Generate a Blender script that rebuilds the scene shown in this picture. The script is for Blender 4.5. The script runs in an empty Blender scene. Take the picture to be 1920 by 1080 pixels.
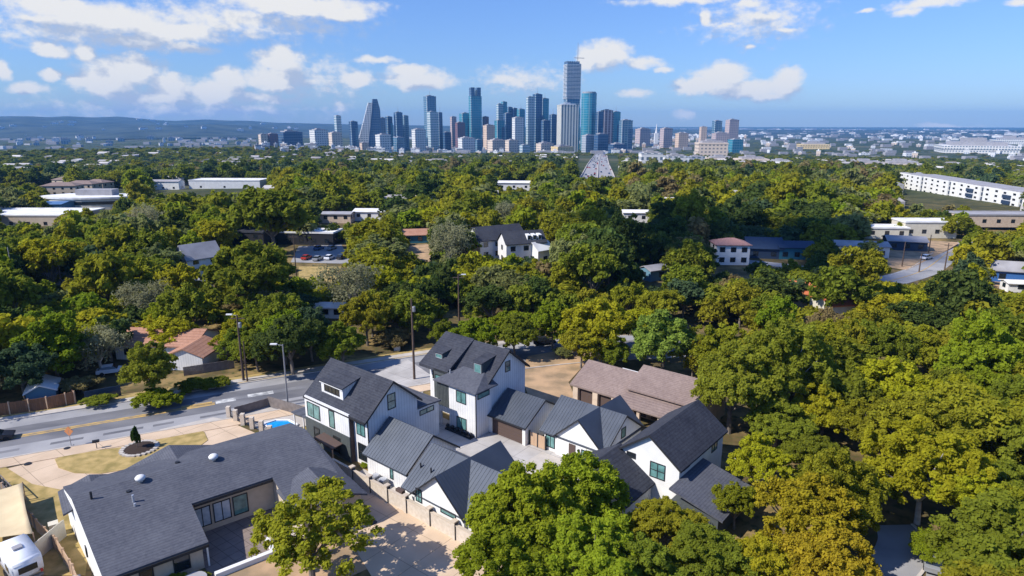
import bpy, bmesh, math, random
import numpy as np
from mathutils import Vector, Matrix
R = math.radians
random.seed(7); rng = np.random.default_rng(7)
scene = bpy.context.scene
COL = scene.collection

# ------------------------------------------------------------------ camera model
F = 1230.0; PITCH = math.atan(307 / F); H = 42.0
cp, sp = math.cos(PITCH), math.sin(PITCH)
def ray(px, py):
    x = (px - 960) / F; y = -(py - 540) / F
    return (x, cp + y * sp, -sp + y * cp)
def G(px, py, z=0.0):
    d = ray(px, py); t = (z - H) / d[2]
    return Vector((d[0] * t, d[1] * t, z))
def AT(px, py, D):
    d = ray(px, py); t = D / math.hypot(d[0], d[1])
    return Vector((d[0] * t, d[1] * t, H + d[2] * t))
def PR(x, y, z):
    z -= H; f = y * cp - z * sp; u = y * sp + z * cp
    return (960 + F * x / f, 540 - F * u / f, f)
def terr(x, y):
    d = math.hypot(x, y)
    if d < 260: return 0.0
    t = max(0, min(1, (-math.degrees(math.atan2(x, y)) - 9) / 7)); t = t * t * (3 - 2 * t)
    rise = 21 * t * math.exp(-((d - 1750) / 430) ** 2)      # a low rise in front of the left end of downtown
    return (-58.0 * (d - 260) / 2240 if d < 2500 else -58.0) + rise
def GT(px, py, up=0.0):
    z = 0.0
    for _ in range(60):
        p = G(px, min(py, 1e9), z + up)
        if p.y < 0 or p.length > 30000: return AT(px, py, 15000)
        z = 0.7 * z + 0.3 * terr(p.x, p.y)
    return Vector((p.x, p.y, z))

# ------------------------------------------------------------------ materials
def newmat(name):
    m = bpy.data.materials.new(name); m.use_nodes = True
    nt = m.node_tree; b = nt.nodes['Principled BSDF']
    return m, nt, b
def mat(name, c, rough=0.8, c2=None, scale=1.0, metal=0.0, spec=0.3, bump=0.0, bscale=20, detail=6, lo=.35, hi=.65, stretch=None, joint=0, batten=0):
    m, nt, b = newmat(name)
    b.inputs['Roughness'].default_value = rough; b.inputs['Metallic'].default_value = metal
    b.inputs['Specular IOR Level'].default_value = spec
    b.inputs['Base Color'].default_value = (*c, 1)
    tc = nt.nodes.new('ShaderNodeTexCoord'); src = tc.outputs['Object']
    if stretch:
        mp = nt.nodes.new('ShaderNodeMapping'); mp.inputs['Scale'].default_value = stretch
        nt.links.new(src, mp.inputs[0]); src = mp.outputs[0]
    if c2:
        n = nt.nodes.new('ShaderNodeTexNoise'); n.inputs['Scale'].default_value = scale; n.inputs['Detail'].default_value = detail
        nt.links.new(src, n.inputs['Vector'])
        r = nt.nodes.new('ShaderNodeMapRange'); r.inputs[1].default_value = lo; r.inputs[2].default_value = hi
        nt.links.new(n.outputs['Fac'], r.inputs[0])
        mx = nt.nodes.new('ShaderNodeMix'); mx.data_type = 'RGBA'
        mx.inputs[6].default_value = (*c, 1); mx.inputs[7].default_value = (*c2, 1)
        nt.links.new(r.outputs[0], mx.inputs[0]); nt.links.new(mx.outputs[2], b.inputs['Base Color'])
    if batten:
        sx_ = nt.nodes.new('ShaderNodeSeparateXYZ'); nt.links.new(tc.outputs['Object'], sx_.inputs[0])
        ad = nt.nodes.new('ShaderNodeMath'); nt.links.new(sx_.outputs[0], ad.inputs[0]); nt.links.new(sx_.outputs[1], ad.inputs[1])
        a_ = nt.nodes.new('ShaderNodeMath'); a_.operation = 'PINGPONG'; a_.inputs[1].default_value = batten / 2; nt.links.new(ad.outputs[0], a_.inputs[0])
        b_ = nt.nodes.new('ShaderNodeMath'); b_.operation = 'LESS_THAN'; b_.inputs[1].default_value = .04; nt.links.new(a_.outputs[0], b_.inputs[0])
        m2 = nt.nodes.new('ShaderNodeMix'); m2.data_type = 'RGBA'; m2.blend_type = 'MULTIPLY'; m2.inputs[7].default_value = (.80, .80, .80, 1)
        src_c = b.inputs['Base Color'].links[0].from_socket; nt.links.new(b_.outputs[0], m2.inputs[0]); nt.links.new(src_c, m2.inputs[6]); nt.links.new(m2.outputs[2], b.inputs['Base Color'])
    if joint:
        sx_ = nt.nodes.new('ShaderNodeSeparateXYZ'); mr_ = nt.nodes.new('ShaderNodeMapping'); mr_.inputs['Rotation'].default_value = (0, 0, R(38)); nt.links.new(tc.outputs['Object'], mr_.inputs[0]); nt.links.new(mr_.outputs[0], sx_.inputs[0]); last = None
        for k_ in (0, 1):
            a_ = nt.nodes.new('ShaderNodeMath'); a_.operation = 'PINGPONG'; a_.inputs[1].default_value = joint / 2; nt.links.new(sx_.outputs[k_], a_.inputs[0])
            b_ = nt.nodes.new('ShaderNodeMath'); b_.operation = 'LESS_THAN'; b_.inputs[1].default_value = .035; nt.links.new(a_.outputs[0], b_.inputs[0])
            if last is None: last = b_.outputs[0]
            else:
                c_ = nt.nodes.new('ShaderNodeMath'); c_.operation = 'MAXIMUM'; nt.links.new(last, c_.inputs[0]); nt.links.new(b_.outputs[0], c_.inputs[1]); last = c_.outputs[0]
        m2 = nt.nodes.new('ShaderNodeMix'); m2.data_type = 'RGBA'; m2.blend_type = 'MULTIPLY'; m2.inputs[7].default_value = (.55, .55, .55, 1)
        src_c = b.inputs['Base Color'].links[0].from_socket; nt.links.new(last, m2.inputs[0]); nt.links.new(src_c, m2.inputs[6]); nt.links.new(m2.outputs[2], b.inputs['Base Color'])
    if bump:
        n = nt.nodes.new('ShaderNodeTexNoise'); n.inputs['Scale'].default_value = bscale
        nt.links.new(src, n.inputs['Vector'])
        bp = nt.nodes.new('ShaderNodeBump'); bp.inputs['Strength'].default_value = bump; bp.inputs['Distance'].default_value = .05
        nt.links.new(n.outputs['Fac'], bp.inputs['Height']); nt.links.new(bp.outputs[0], b.inputs['Normal'])
    return m
def shingle(name, c, c2, row=0.28):
    m, nt, b = newmat(name); b.inputs['Roughness'].default_value = .9; b.inputs['Specular IOR Level'].default_value = .15
    tc = nt.nodes.new('ShaderNodeTexCoord')
    n1 = nt.nodes.new('ShaderNodeTexNoise'); n1.inputs['Scale'].default_value = 3.2; n1.inputs['Detail'].default_value = 5; n1.inputs['Roughness'].default_value = .75
    n2 = nt.nodes.new('ShaderNodeTexNoise'); n2.inputs['Scale'].default_value = .35; n2.inputs['Detail'].default_value = 4
    vo = nt.nodes.new('ShaderNodeTexVoronoi'); vo.inputs['Scale'].default_value = 3.4
    for n in (n1, n2, vo): nt.links.new(tc.outputs['Object'], n.inputs['Vector'])
    a = nt.nodes.new('ShaderNodeMath'); a.operation = 'ADD'
    nt.links.new(n1.outputs['Fac'], a.inputs[0]); nt.links.new(n2.outputs['Fac'], a.inputs[1])
    sv = nt.nodes.new('ShaderNodeSeparateColor'); nt.links.new(vo.outputs['Color'], sv.inputs[0])
    a2 = nt.nodes.new('ShaderNodeMath'); a2.operation = 'MULTIPLY_ADD'; a2.inputs[1].default_value = .35
    nt.links.new(sv.outputs[0], a2.inputs[0]); nt.links.new(a.outputs[0], a2.inputs[2])
    r = nt.nodes.new('ShaderNodeMapRange'); r.inputs[1].default_value = .8; r.inputs[2].default_value = 1.55
    nt.links.new(a2.outputs[0], r.inputs[0])
    mx = nt.nodes.new('ShaderNodeMix'); mx.data_type = 'RGBA'
    mx.inputs[6].default_value = (*c, 1); mx.inputs[7].default_value = (*c2, 1)
    nt.links.new(r.outputs[0], mx.inputs[0])
    sz = nt.nodes.new('ShaderNodeSeparateXYZ'); nt.links.new(tc.outputs['Object'], sz.inputs[0])
    def q_(op, a_, v_):
        k_ = nt.nodes.new('ShaderNodeMath'); k_.operation = op; nt.links.new(a_, k_.inputs[0]); k_.inputs[1].default_value = v_; return k_.outputs[0]
    ln = q_('LESS_THAN', q_('FRACT', q_('DIVIDE', sz.outputs[2], row), 0), .3)
    m2 = nt.nodes.new('ShaderNodeMix'); m2.data_type = 'RGBA'; m2.blend_type = 'MULTIPLY'; m2.inputs[7].default_value = (.80, .80, .80, 1)
    nt.links.new(ln, m2.inputs[0]); nt.links.new(mx.outputs[2], m2.inputs[6]); nt.links.new(m2.outputs[2], b.inputs['Base Color'])
    return m
def facade(name, wall, glass, fh=3.8, fw=4.0, vfrac=.6, hfrac=.7, grough=.15, gmetal=.0):
    """office wall: bands and bays of glass in a wall of another colour"""
    m, nt, b = newmat(name)
    tc = nt.nodes.new('ShaderNodeTexCoord'); s = nt.nodes.new('ShaderNodeSeparateXYZ'); nt.links.new(tc.outputs['Object'], s.inputs[0])
    def M(op, a, bb=None):
        n = nt.nodes.new('ShaderNodeMath'); n.operation = op
        for i, v in enumerate((a, bb)):
            if v is None: continue
            if isinstance(v, (int, float)): n.inputs[i].default_value = v
            else: nt.links.new(v, n.inputs[i])
        return n.outputs[0]
    v = M('LESS_THAN', M('FRACT', M('DIVIDE', s.outputs[2], fh)), vfrac)
    h = M('LESS_THAN', M('FRACT', M('DIVIDE', M('ADD', s.outputs[0], s.outputs[1]), fw)), hfrac)
    g = M('MULTIPLY', v, h)
    n = nt.nodes.new('ShaderNodeTexNoise'); n.inputs['Scale'].default_value = .035; n.inputs['Detail'].default_value = 6; nt.links.new(tc.outputs['Object'], n.inputs['Vector'])
    hs = nt.nodes.new('ShaderNodeMix'); hs.data_type = 'RGBA'; hs.inputs[6].default_value = (*[q * .35 for q in glass], 1); hs.inputs[7].default_value = (*[min(1, q * 2.1) for q in glass], 1)  # noise between dark and bright glass puts reflections into the colour
    nt.links.new(n.outputs['Fac'], hs.inputs[0])
    mx = nt.nodes.new('ShaderNodeMix'); mx.data_type = 'RGBA'; mx.inputs[6].default_value = (*wall, 1)
    nt.links.new(hs.outputs[2], mx.inputs[7]); nt.links.new(g, mx.inputs[0]); nt.links.new(mx.outputs[2], b.inputs['Base Color'])
    r = nt.nodes.new('ShaderNodeMapRange'); r.inputs[3].default_value = .8; r.inputs[4].default_value = grough
    nt.links.new(g, r.inputs[0]); nt.links.new(r.outputs[0], b.inputs['Roughness'])
    b.inputs['Specular IOR Level'].default_value = .6
    mm = M('MULTIPLY', g, gmetal); nt.links.new(mm, b.inputs['Metallic'])
    return m
def leafmat(name, c=None):
    m, nt, b = newmat(name); nt.nodes.remove(b); out = nt.nodes['Material Output']
    at = nt.nodes.new('ShaderNodeAttribute'); at.attribute_name = 'tint'
    oi = nt.nodes.new('ShaderNodeObjectInfo')
    hsv = nt.nodes.new('ShaderNodeHueSaturation')
    if c: hsv.inputs['Color'].default_value = (*c, 1)
    else: nt.links.new(oi.outputs['Color'], hsv.inputs['Color'])
    # leaf by leaf and clump by clump colour, plus a little between trees
    mr = nt.nodes.new('ShaderNodeMapRange'); mr.inputs[3].default_value = .75; mr.inputs[4].default_value = 1.5
    nt.links.new(at.outputs['Fac'], mr.inputs[0]); nt.links.new(mr.outputs[0], hsv.inputs['Value'])
    mh = nt.nodes.new('ShaderNodeMapRange'); mh.inputs[3].default_value = .49; mh.inputs[4].default_value = .515
    nt.links.new(oi.outputs['Random'], mh.inputs[0]); nt.links.new(mh.outputs[0], hsv.inputs['Hue'])
    d = nt.nodes.new('ShaderNodeBsdfDiffuse'); t = nt.nodes.new('ShaderNodeBsdfTranslucent'); mx = nt.nodes.new('ShaderNodeMixShader'); mx.inputs[0].default_value = .5
    nt.links.new(hsv.outputs[0], d.inputs[0]); nt.links.new(hsv.outputs[0], t.inputs[0])
    nt.links.new(d.outputs[0], mx.inputs[1]); nt.links.new(t.outputs[0], mx.inputs[2]); nt.links.new(mx.outputs[0], out.inputs[0])
    return m

M = {}
M['white'] = mat('white_siding', (.72, .71, .69), .7, (.62, .61, .60), .5, batten=.45)
M['white_bright'] = mat('white_stucco', (.76, .75, .71), .8, (.66, .65, .62), .6)
M['darkgrey'] = mat('charcoal_siding', (.075, .085, .085), .75, (.06, .068, .07), 3)
M['brownwall'] = mat('brown_and_shade', (.09, .06, .05), .8)
M['shingle'] = shingle('charcoal_shingle', (.030, .032, .043), (.062, .065, .078), .22)
M['shingle2'] = shingle('slate_grey_shingle', (.070, .073, .090), (.115, .118, .135), .075)
M['shingle_brown'] = shingle('brown_shingle', (.19, .138, .12), (.28, .21, .18), .14)
M['shingle_orange'] = shingle('rust_shingle', (.33, .16, .10), (.45, .25, .17))
M['metalroof'] = mat('standing_seam_metal', (.058, .068, .086), .5, (.072, .083, .103), .5, metal=.35, spec=.5)
M['beige'] = mat('beige_stucco', (.52, .43, .33), .85, (.46, .38, .29), 1.5)
M['cream'] = mat('cream_plaster', (.62, .57, .46), .85, (.55, .5, .4), .8)
M['tanwall'] = mat('tan_masonry', (.60, .47, .35), .85, (.5, .38, .28), 1.2)
M['stonewall'] = mat('limestone_wall', (.58, .50, .41), .9, (.5, .42, .33), 2.5)
M['trim'] = mat('dark_trim', (.025, .025, .028), .5)
M['glass'] = mat('window_glass', (.05, .13, .125), .06, (.16, .33, .31), 1.1, spec=.9, lo=.3, hi=.7)
M['glass_pale'] = mat('painted_reflection_glass', (.30, .36, .42), .08, (.5, .55, .6), 1.1, spec=.9)  # pale reflection put into the base colour of the panes
M['glass_dark'] = mat('dark_glass', (.015, .02, .025), .08, spec=.8)
M['concrete'] = mat('pale_concrete', (.46, .43, .40), .9, (.35, .325, .30), .35, joint=3.4)
M['tandrive'] = mat('tan_concrete', (.60, .45, .31), .9, (.50, .37, .25), .3, joint=4.2)
M['asphalt'] = mat('asphalt', (.10, .10, .11), .9, (.19, .185, .19), .22, stretch=(.45, 1, 1), detail=9)
M['asphalt_old'] = mat('worn_asphalt', (.24, .235, .24), .9, (.33, .32, .315), .2)
M['sidewalk'] = mat('sidewalk_concrete', (.50, .45, .40), .9, (.40, .36, .31), .5)
M['yellowpaint'] = mat('yellow_paint', (.55, .35, .10), .8, (.30, .22, .12), .9)
M['whitepaint'] = mat('white_paint', (.58, .57, .54), .7, (.26, .26, .26), 1.0, lo=.4, hi=.6)
M['terrace'] = mat('terrace_paving', (.24, .19, .16), .9, (.19, .15, .13), .8, joint=1.2)
M['drygrass'] = mat('dry_grass', (.44, .31, .12), .95, (.25, .19, .06), .7, detail=12, lo=.38, hi=.66, bump=.4, bscale=8)
M['mulch'] = mat('dark_mulch', (.04, .025, .018), .95)
M['dirt'] = mat('bare_dirt', (.46, .30, .17), .95, (.27, .19, .11), .3, detail=12, lo=.4, hi=.62)
M['wood'] = mat('brown_fence_wood', (.25, .12, .06), .85, (.16, .08, .04), 1.5, stretch=(6, 6, .3))
M['wood_tan'] = mat('weathered_tan_wood', (.50, .34, .22), .85, (.38, .25, .16), 1.5, stretch=(6, 6, .3))
M['wood_grey'] = mat('grey_wood', (.20, .17, .155), .85, (.14, .12, .11), 1.5)
M['pole'] = mat('pole_wood', (.11, .075, .055), .85, (.075, .05, .04), 1)
M['polegrey'] = mat('grey_steel', (.3, .3, .31), .5, metal=.5)
M['bark'] = mat('grey_bark', (.20, .17, .14), .9, (.11, .09, .075), 1.5)
M['bark_pale'] = mat('pale_bark', (.48, .45, .40), .9, (.3, .27, .24), 1.5)
M['carwhite'] = mat('white_car_paint', (.75, .76, .78), .3, spec=.6)
M['pool'] = mat('pool_water', (.01, .25, .62), .05, (.02, .33, .72), 1.5, spec=.6)
M['bluepaint'] = mat('blue_painted_boards', (.11, .22, .30), .7)
M['bluebright'] = mat('bright_blue_paint', (.04, .13, .36), .7)
M['darkblue'] = mat('dark_blue_paint', (.025, .045, .085), .7)
M['teal'] = mat('teal_paint', (.03, .14, .19), .7)
M['greyroof'] = mat('pale_grey_roofing', (.34, .33, .34), .9, (.26, .25, .26), .3)
M['whiteroof'] = mat('white_roofing', (.76, .75, .73), .8, (.6, .58, .56), .25)
M['blueroof'] = mat('blue_metal_roof', (.07, .15, .30), .5, (.1, .19, .34), .2)
M['pinktile'] = mat('pink_clay_tile', (.38, .2, .17), .8, (.3, .16, .13), 2)
M['orangetile'] = mat('orange_clay_tile', (.50, .15, .06), .8, (.42, .12, .05), 2)
M['orange'] = mat('orange_sign_sheet', (.62, .25, .10), .6)
M['tarp'] = mat('tan_shade_cloth', (.60, .48, .29), .9, (.54, .42, .25), .5)
M['metal_light'] = mat('galvanised_metal', (.62, .63, .65), .4, metal=.6)
M['rubber'] = mat('black_rubber', (.015, .015, .015), .8)
M['red'] = mat('red_paint', (.5, .06, .04), .5)
LEAF = leafmat('leaves')

# ------------------------------------------------------------------ mesh helpers
def tag(o, label=None, cat=None, group=None, kind=None):
    if label: o['label'] = label
    if cat: o['category'] = cat
    if group: o['group'] = group
    if kind: o['kind'] = kind
    return o
def empty(name, loc, rz=0.0, label=None, cat=None, group=None):
    o = bpy.data.objects.new(name, None); o.empty_display_size = .5
    COL.objects.link(o); o.location = loc; o.rotation_euler = (0, 0, rz)
    return tag(o, label, cat, group)
class MB:
    def __init__(s, off=(0, 0, 0)): s.v = []; s.f = []; s.off = off
    def add(s, vs, fs):
        n = len(s.v); ox, oy, oz = s.off
        s.v += [(a - ox, b - oy, c - oz) for a, b, c in vs]; s.f += [tuple(i + n for i in f) for f in fs]; return s
    def box(s, x0, x1, y0, y1, z0, z1):
        if x0 > x1: x0, x1 = x1, x0
        if y0 > y1: y0, y1 = y1, y0
        return s.add([(x0, y0, z0), (x1, y0, z0), (x1, y1, z0), (x0, y1, z0), (x0, y0, z1), (x1, y0, z1), (x1, y1, z1), (x0, y1, z1)],
                     [(0, 3, 2, 1), (4, 5, 6, 7), (0, 1, 5, 4), (1, 2, 6, 5), (2, 3, 7, 6), (3, 0, 4, 7)])
    def prism(s, pts, z0, z1):
        n = len(pts)
        a = sum(pts[i][0] * pts[(i + 1) % n][1] - pts[(i + 1) % n][0] * pts[i][1] for i in range(n))
        if a < 0: pts = pts[::-1]
        return s.add([(x, y, z0) for x, y in pts] + [(x, y, z1) for x, y in pts],
                     [tuple(range(n))[::-1], tuple(range(n, 2 * n))] + [(i, (i + 1) % n, n + (i + 1) % n, n + i) for i in range(n)])
    def extr(s, axis, a0, a1, prof):
        """profile [(c,z)] swept along axis"""
        n = len(prof)
        if axis == 'x': vs = [(a0, c, z) for c, z in prof] + [(a1, c, z) for c, z in prof]
        else: vs = [(c, a0, z) for c, z in prof] + [(c, a1, z) for c, z in prof]
        return s.add(vs, [tuple(range(n)), tuple(range(n, 2 * n))[::-1]] + [(i, n + i, n + (i + 1) % n, (i + 1) % n) for i in range(n)])
    def slab(s, pts, t):
        """3-D polygon thickened downward"""
        n = len(pts)
        return s.add([tuple(p) for p in pts] + [(p[0], p[1], p[2] - t) for p in pts],
                     [tuple(range(n)), tuple(range(n, 2 * n))[::-1]] + [(i, n + i, n + (i + 1) % n, (i + 1) % n) for i in range(n)])
    def tube(s, p0, p1, r0, r1=None, n=8, caps=True):
        r1 = r0 if r1 is None else r1
        p0 = Vector(p0); p1 = Vector(p1); d = (p1 - p0).normalized()
        a = d.orthogonal().normalized(); b = d.cross(a)
        vs = []
        for p, r in ((p0, r0), (p1, r1)):
            for i in range(n):
                q = p + a * (math.cos(2 * math.pi * i / n) * r) + b * (math.sin(2 * math.pi * i / n) * r); vs.append(tuple(q))
        fs = [(i, (i + 1) % n, n + (i + 1) % n, n + i) for i in range(n)]
        if caps: fs += [tuple(range(n))[::-1], tuple(range(n, 2 * n))]
        return s.add(vs, fs)
    def lathe(s, c, prof, n=16):
        vs = [(c[0] + r * math.cos(2 * math.pi * i / n), c[1] + r * math.sin(2 * math.pi * i / n), c[2] + z) for r, z in prof for i in range(n)]
        k = len(prof)
        fs = [(j * n + i, j * n + (i + 1) % n, (j + 1) * n + (i + 1) % n, (j + 1) * n + i) for j in range(k - 1) for i in range(n)]
        return s.add(vs, fs + [tuple(range(n))[::-1], tuple(range((k - 1) * n, k * n))])
    def mesh(s, name, m, fix=True, bevel=0.0, smooth=False):
        me = bpy.data.meshes.new(name); me.from_pydata(s.v, [], s.f)
        if fix or bevel:
            bm = bmesh.new(); bm.from_mesh(me)
            if bevel:
                bmesh.ops.remove_doubles(bm, verts=bm.verts, dist=1e-4)
                bmesh.ops.bevel(bm, geom=[e for e in bm.edges], offset=bevel, segments=2, affect='EDGES')
            bmesh.ops.recalc_face_normals(bm, faces=bm.faces); bm.to_mesh(me); bm.free()
        if smooth: me.polygons.foreach_set('use_smooth', [True] * len(me.polygons))
        me.materials.append(M[m] if isinstance(m, str) else m)
        return me
    def build(s, name, m, parent=None, **k):
        o = bpy.data.objects.new(name, s.mesh(name, m, **k)); COL.objects.link(o)
        if parent: o.parent = parent
        return o

def gable_body(mb, ax, a0, a1, c0, c1, ze, k, z0=0.0, cr=None):
    cr = (c0 + c1) / 2 if cr is None else cr
    mb.extr(ax, a0, a1, [(c0, z0), (c1, z0), (c1, ze), (cr, ze + k * (cr - c0)), (c0, ze)] if abs(cr - (c0 + c1) / 2) < 1e-6
            else [(c0, z0), (c1, z0), (c1, ze + k * (cr - c0) - k * (c1 - cr)), (cr, ze + k * (cr - c0)), (c0, ze)])
def gable_roof(mb, ax, a0, a1, c0, c1, ze, k, o=.4, og=.35, th=.2, cr=None):
    cr = (c0 + c1) / 2 if cr is None else cr
    zr = ze + k * (cr - c0) + .015
    e0, e1 = zr - k * (cr - c0 + o), zr - k * (c1 - cr + o)
    mb.extr(ax, a0 - og, a1 + og, [(c0 - o, e0), (cr, zr), (c1 + o, e1), (c1 + o, e1 + th), (cr, zr + th), (c0 - o, e0 + th)])
    return zr + th
def seams(mb, ax, a0, a1, c_e, c_r, z_e, z_r, step=.5, hgt=.04, w=.04, cut=None):
    n = int((a1 - a0) / step)
    for i in range(n + 1):
        a = a0 + (i + .5) * (a1 - a0) / (n + 1)
        prof = [(c_e, z_e), (c_r, z_r), (c_r, z_r + hgt), (c_e, z_e + hgt)]
        if cut:
            q = cut(a)
            if q is None: continue
            t0, t1 = q
            L = lambda t: (c_e + (c_r - c_e) * t, z_e + (z_r - z_e) * t)
            A, B = L(t0), L(t1); prof = [A, B, (B[0], B[1] + hgt), (A[0], A[1] + hgt)]
        mb.extr(ax, a - w / 2, a + w / 2, prof)
def window(par, off, fc, a, b, z, w, h, mull=1, frame='trim', pane='glass', bar=.1, name='window', tr=0):
    """window on wall plane: fc in -x +x -y +y; a = wall plane coordinate, b = centre along the wall, z = sill"""
    fr = MB(off); gl = MB(off); sg = 1 if fc[0] == '+' else -1
    def bx(mb, b0, b1, z0, z1, d0, d1):
        p0, p1 = a + sg * d0, a + sg * d1
        if fc[1] == 'x': mb.box(p0, p1, b0, b1, z0, z1)
        else: mb.box(b0, b1, p0, p1, z0, z1)
    bx(fr, b - w / 2, b + w / 2, z, z + bar, -.03, .07); bx(fr, b - w / 2, b + w / 2, z + h - bar, z + h, -.03, .07)
    bx(fr, b - w / 2, b - w / 2 + bar, z + bar, z + h - bar, -.03, .07); bx(fr, b + w / 2 - bar, b + w / 2, z + bar, z + h - bar, -.03, .07)
    for i in range(mull):
        x = b - w / 2 + w * (i + 1) / (mull + 1); bx(fr, x - bar * .4, x + bar * .4, z + bar, z + h - bar, -.03, .065)
    if tr: bx(fr, b - w / 2 + bar, b + w / 2 - bar, z + h * tr - .04, z + h * tr + .04, -.03, .06)
    bx(gl, b - w / 2 + bar * .9, b + w / 2 - bar * .9, z + bar * .9, z + h - bar * .9, -.03, .025)
    f = fr.build(name, frame, par); gl.build('pane', pane, f)
    return f

SR = R(-40)                      # new houses: local x = away to the lower right, local y = away to the upper right
def S2W(s, v, z=0): return Vector((s * .76604 + v * .64279, -s * .64279 + v * .76604, z))
LR = R(90 - 51.4)
def L2W(p, q, z=0):
    a = R(51.4); return Vector((p * math.sin(a) - q * math.cos(a), p * math.cos(a) + q * math.sin(a), z))
def site(name, s, v, label, cat): return empty(name, S2W(s, v), SR, label, cat), (s, v, 0)
def longf(name, p, q, label, cat): return empty(name, L2W(p, q), LR, label, cat), (p, q, 0)

# ================================================================== NEW WHITE HOUSES
# --- house on the left: white over charcoal, one wide dormer
r, o = site('farmhouse', -68, 49, 'tall white and charcoal house with a dark shingle roof and one wide white dormer', 'house')
w = MB(o); gable_body(w, 'x', -74.3, -61.7, 45.7, 55.2 - 1.3, 6.75, .86)
w.box(-74.3, -64.6, 45.0, 45.72, 0, 6.6)
w.build('wall', 'white', r)
d = MB(o); d.box(-74.36, -64.54, 44.94, 45.1, 0, 3.55); d.box(-74.36, -74.28, 45.1, 50, 0, 3.55); d.build('charcoal_cladding', 'darkgrey', r)
d = MB(o); d.box(-64.6, -64.52, 45.1, 45.69, 0, 6.55); d.build('brown_and_shade', 'brownwall', r)  # side face of the bay, its shade put into a brown colour
f = MB(o); gable_roof(f, 'x', -74.3, -61.7, 45.7, 53.9, 6.75, .86, o=.6, og=.35, th=.25)
# shed roof running over the projecting bay
rf = f.build('roof', 'shingle', r)
dm = MB(o); dm.extr('x', -71.9, -67.2, [(46.2, 7.0), (49.3, 9.6), (46.2, 9.05)]); dq = dm.build('dormer', 'white', r)
dm = MB(o); dm.slab([(-72.15, 45.95, 9.12), (-66.95, 45.95, 9.12), (-66.95, 49.4, 10.0), (-72.15, 49.4, 10.0)], .14); dm.build('dormer_roof', 'shingle', dq)
window(dq, o, '-y', 46.2, -69.55, 7.75, 3.3, .95, 3, frame='trim', pane='glass_dark')
fa = MB(o); fa.box(-72.05, -67.05, 46.0, 46.16, 8.83, 9.05); fa.build('fascia', 'white_bright', dq)
window(r, o, '-y', 45.0, -72.3, 3.85, 2.9, 2.1, 1); window(r, o, '-y', 45.0, -68.2, 3.75, 1.2, 2.4, 0)
window(r, o, '-y', 44.94, -71.8, .5, 1.3, 2.2, 0, pane='glass_dark'); window(r, o, '-y', 44.94, -67.3, .4, 1.5, 2.4, 0, pane='glass_dark')
window(r, o, '-y', 45.7, -63.1, 4.0, 1.7, 1.9, 1); window(r, o, '-y', 45.7, -63.0, .6, 1.7, 2.3, 1, pane='glass_dark', tr=.5)
window(r, o, '+x', -61.7, 49.6, 6.7, 1.3, 2.1, 0, tr=.5)
# flat roofed rear wing
w = MB(o); w.box(-70, -61.75, 53.95, 57.8, 0, 5.0); w.build('wall', 'white', r)
w = MB(o); w.slab([(-70.3, 53.93, 5.5), (-61.5, 53.93, 5.5), (-61.5, 58.1, 5.15), (-70.3, 58.1, 5.15)], .2); w.build('roof', 'shingle2', r)
window(r, o, '+x', -61.75, 55.6, 4.0, 2.6, .75, 1)
g = MB(o); g.box(-61.66, -61.56, 45.6, 45.7, .0, 6.5); g.build('downpipe', 'trim', r)

def rake(par, off, ax, a, c0, c1, ze, k, o=.4, th=.2, w=.06):
    cr = (c0 + c1) / 2; zr_ = ze + k * (cr - c0) + .015
    q = MB(off)
    for cc in (c0 - o, c1 + o):
        z0 = zr_ - k * abs(cr - cc); q.extr(ax, a - w / 2, a + w / 2, [(cc, z0 - .05), (cr, zr_ - .05), (cr, zr_ + th + .02), (cc, z0 + th + .02)])
    return q.build('rake_board', 'trim', par)
rake(r, o, 'x', -61.32, 45.7, 53.9, 6.75, .86, .6, .25)
def eave_gutter(par, off, ax, a0, a1, c, z):
    q = MB(off); (q.box(a0, a1, c - .08, c + .08, z, z + .16) if ax == 'x' else q.box(c - .08, c + .08, a0, a1, z, z + .16)); return q.build('gutter', 'trim', par)
eave_gutter(r, o, 'x', -74.6, -61.4, 45.02, 6.2)

# --- house behind it: the tallest, narrow dormers
r, o = site('tall_house', -62, 65, 'tallest white house, charcoal shingle roof with two narrow dormers, behind the court', 'house')
w = MB(o); gable_body(w, 'x', -69.3, -57.3, 63.3, 71.3, 7.5, .8)
w.box(-62.0, -56.9, 60.1, 63.35, 0, 6.7); w.box(-64.4, -62.0, 60.1, 60.4, 2.2, 3.0)
w.box(-64.4, -63.8, 60.1, 60.5, 0, 2.2)
w.build('wall', 'white', r)
d = MB(o); d.box(-66.6, -62.02, 61.6, 63.28, 3.0, 7.5); d.box(-64.4, -62.02, 60.14, 61.7, 3.0, 6.7)
for i in range(8): d.box(-64.3 + i * .29, -64.26 + i * .29, 60.09, 60.14, 3.0, 6.6)
d.build('charcoal_cladding', 'darkgrey', r)
f = MB(o); gable_roof(f, 'x', -69.3, -57.3, 63.3, 71.3, 7.5, .8, o=.6, og=.4, th=.25); rf = f.build('roof', 'shingle', r)
# the left half of the front slope is raised, with its own flatter pitch
f = MB(o); f.slab([(-69.75, 61.6, 7.55), (-63.8, 61.6, 7.55), (-63.8, 67.3, 11.12), (-69.75, 67.3, 11.12)], .42); f.build('raised_slope', 'shingle', rf)
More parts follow.
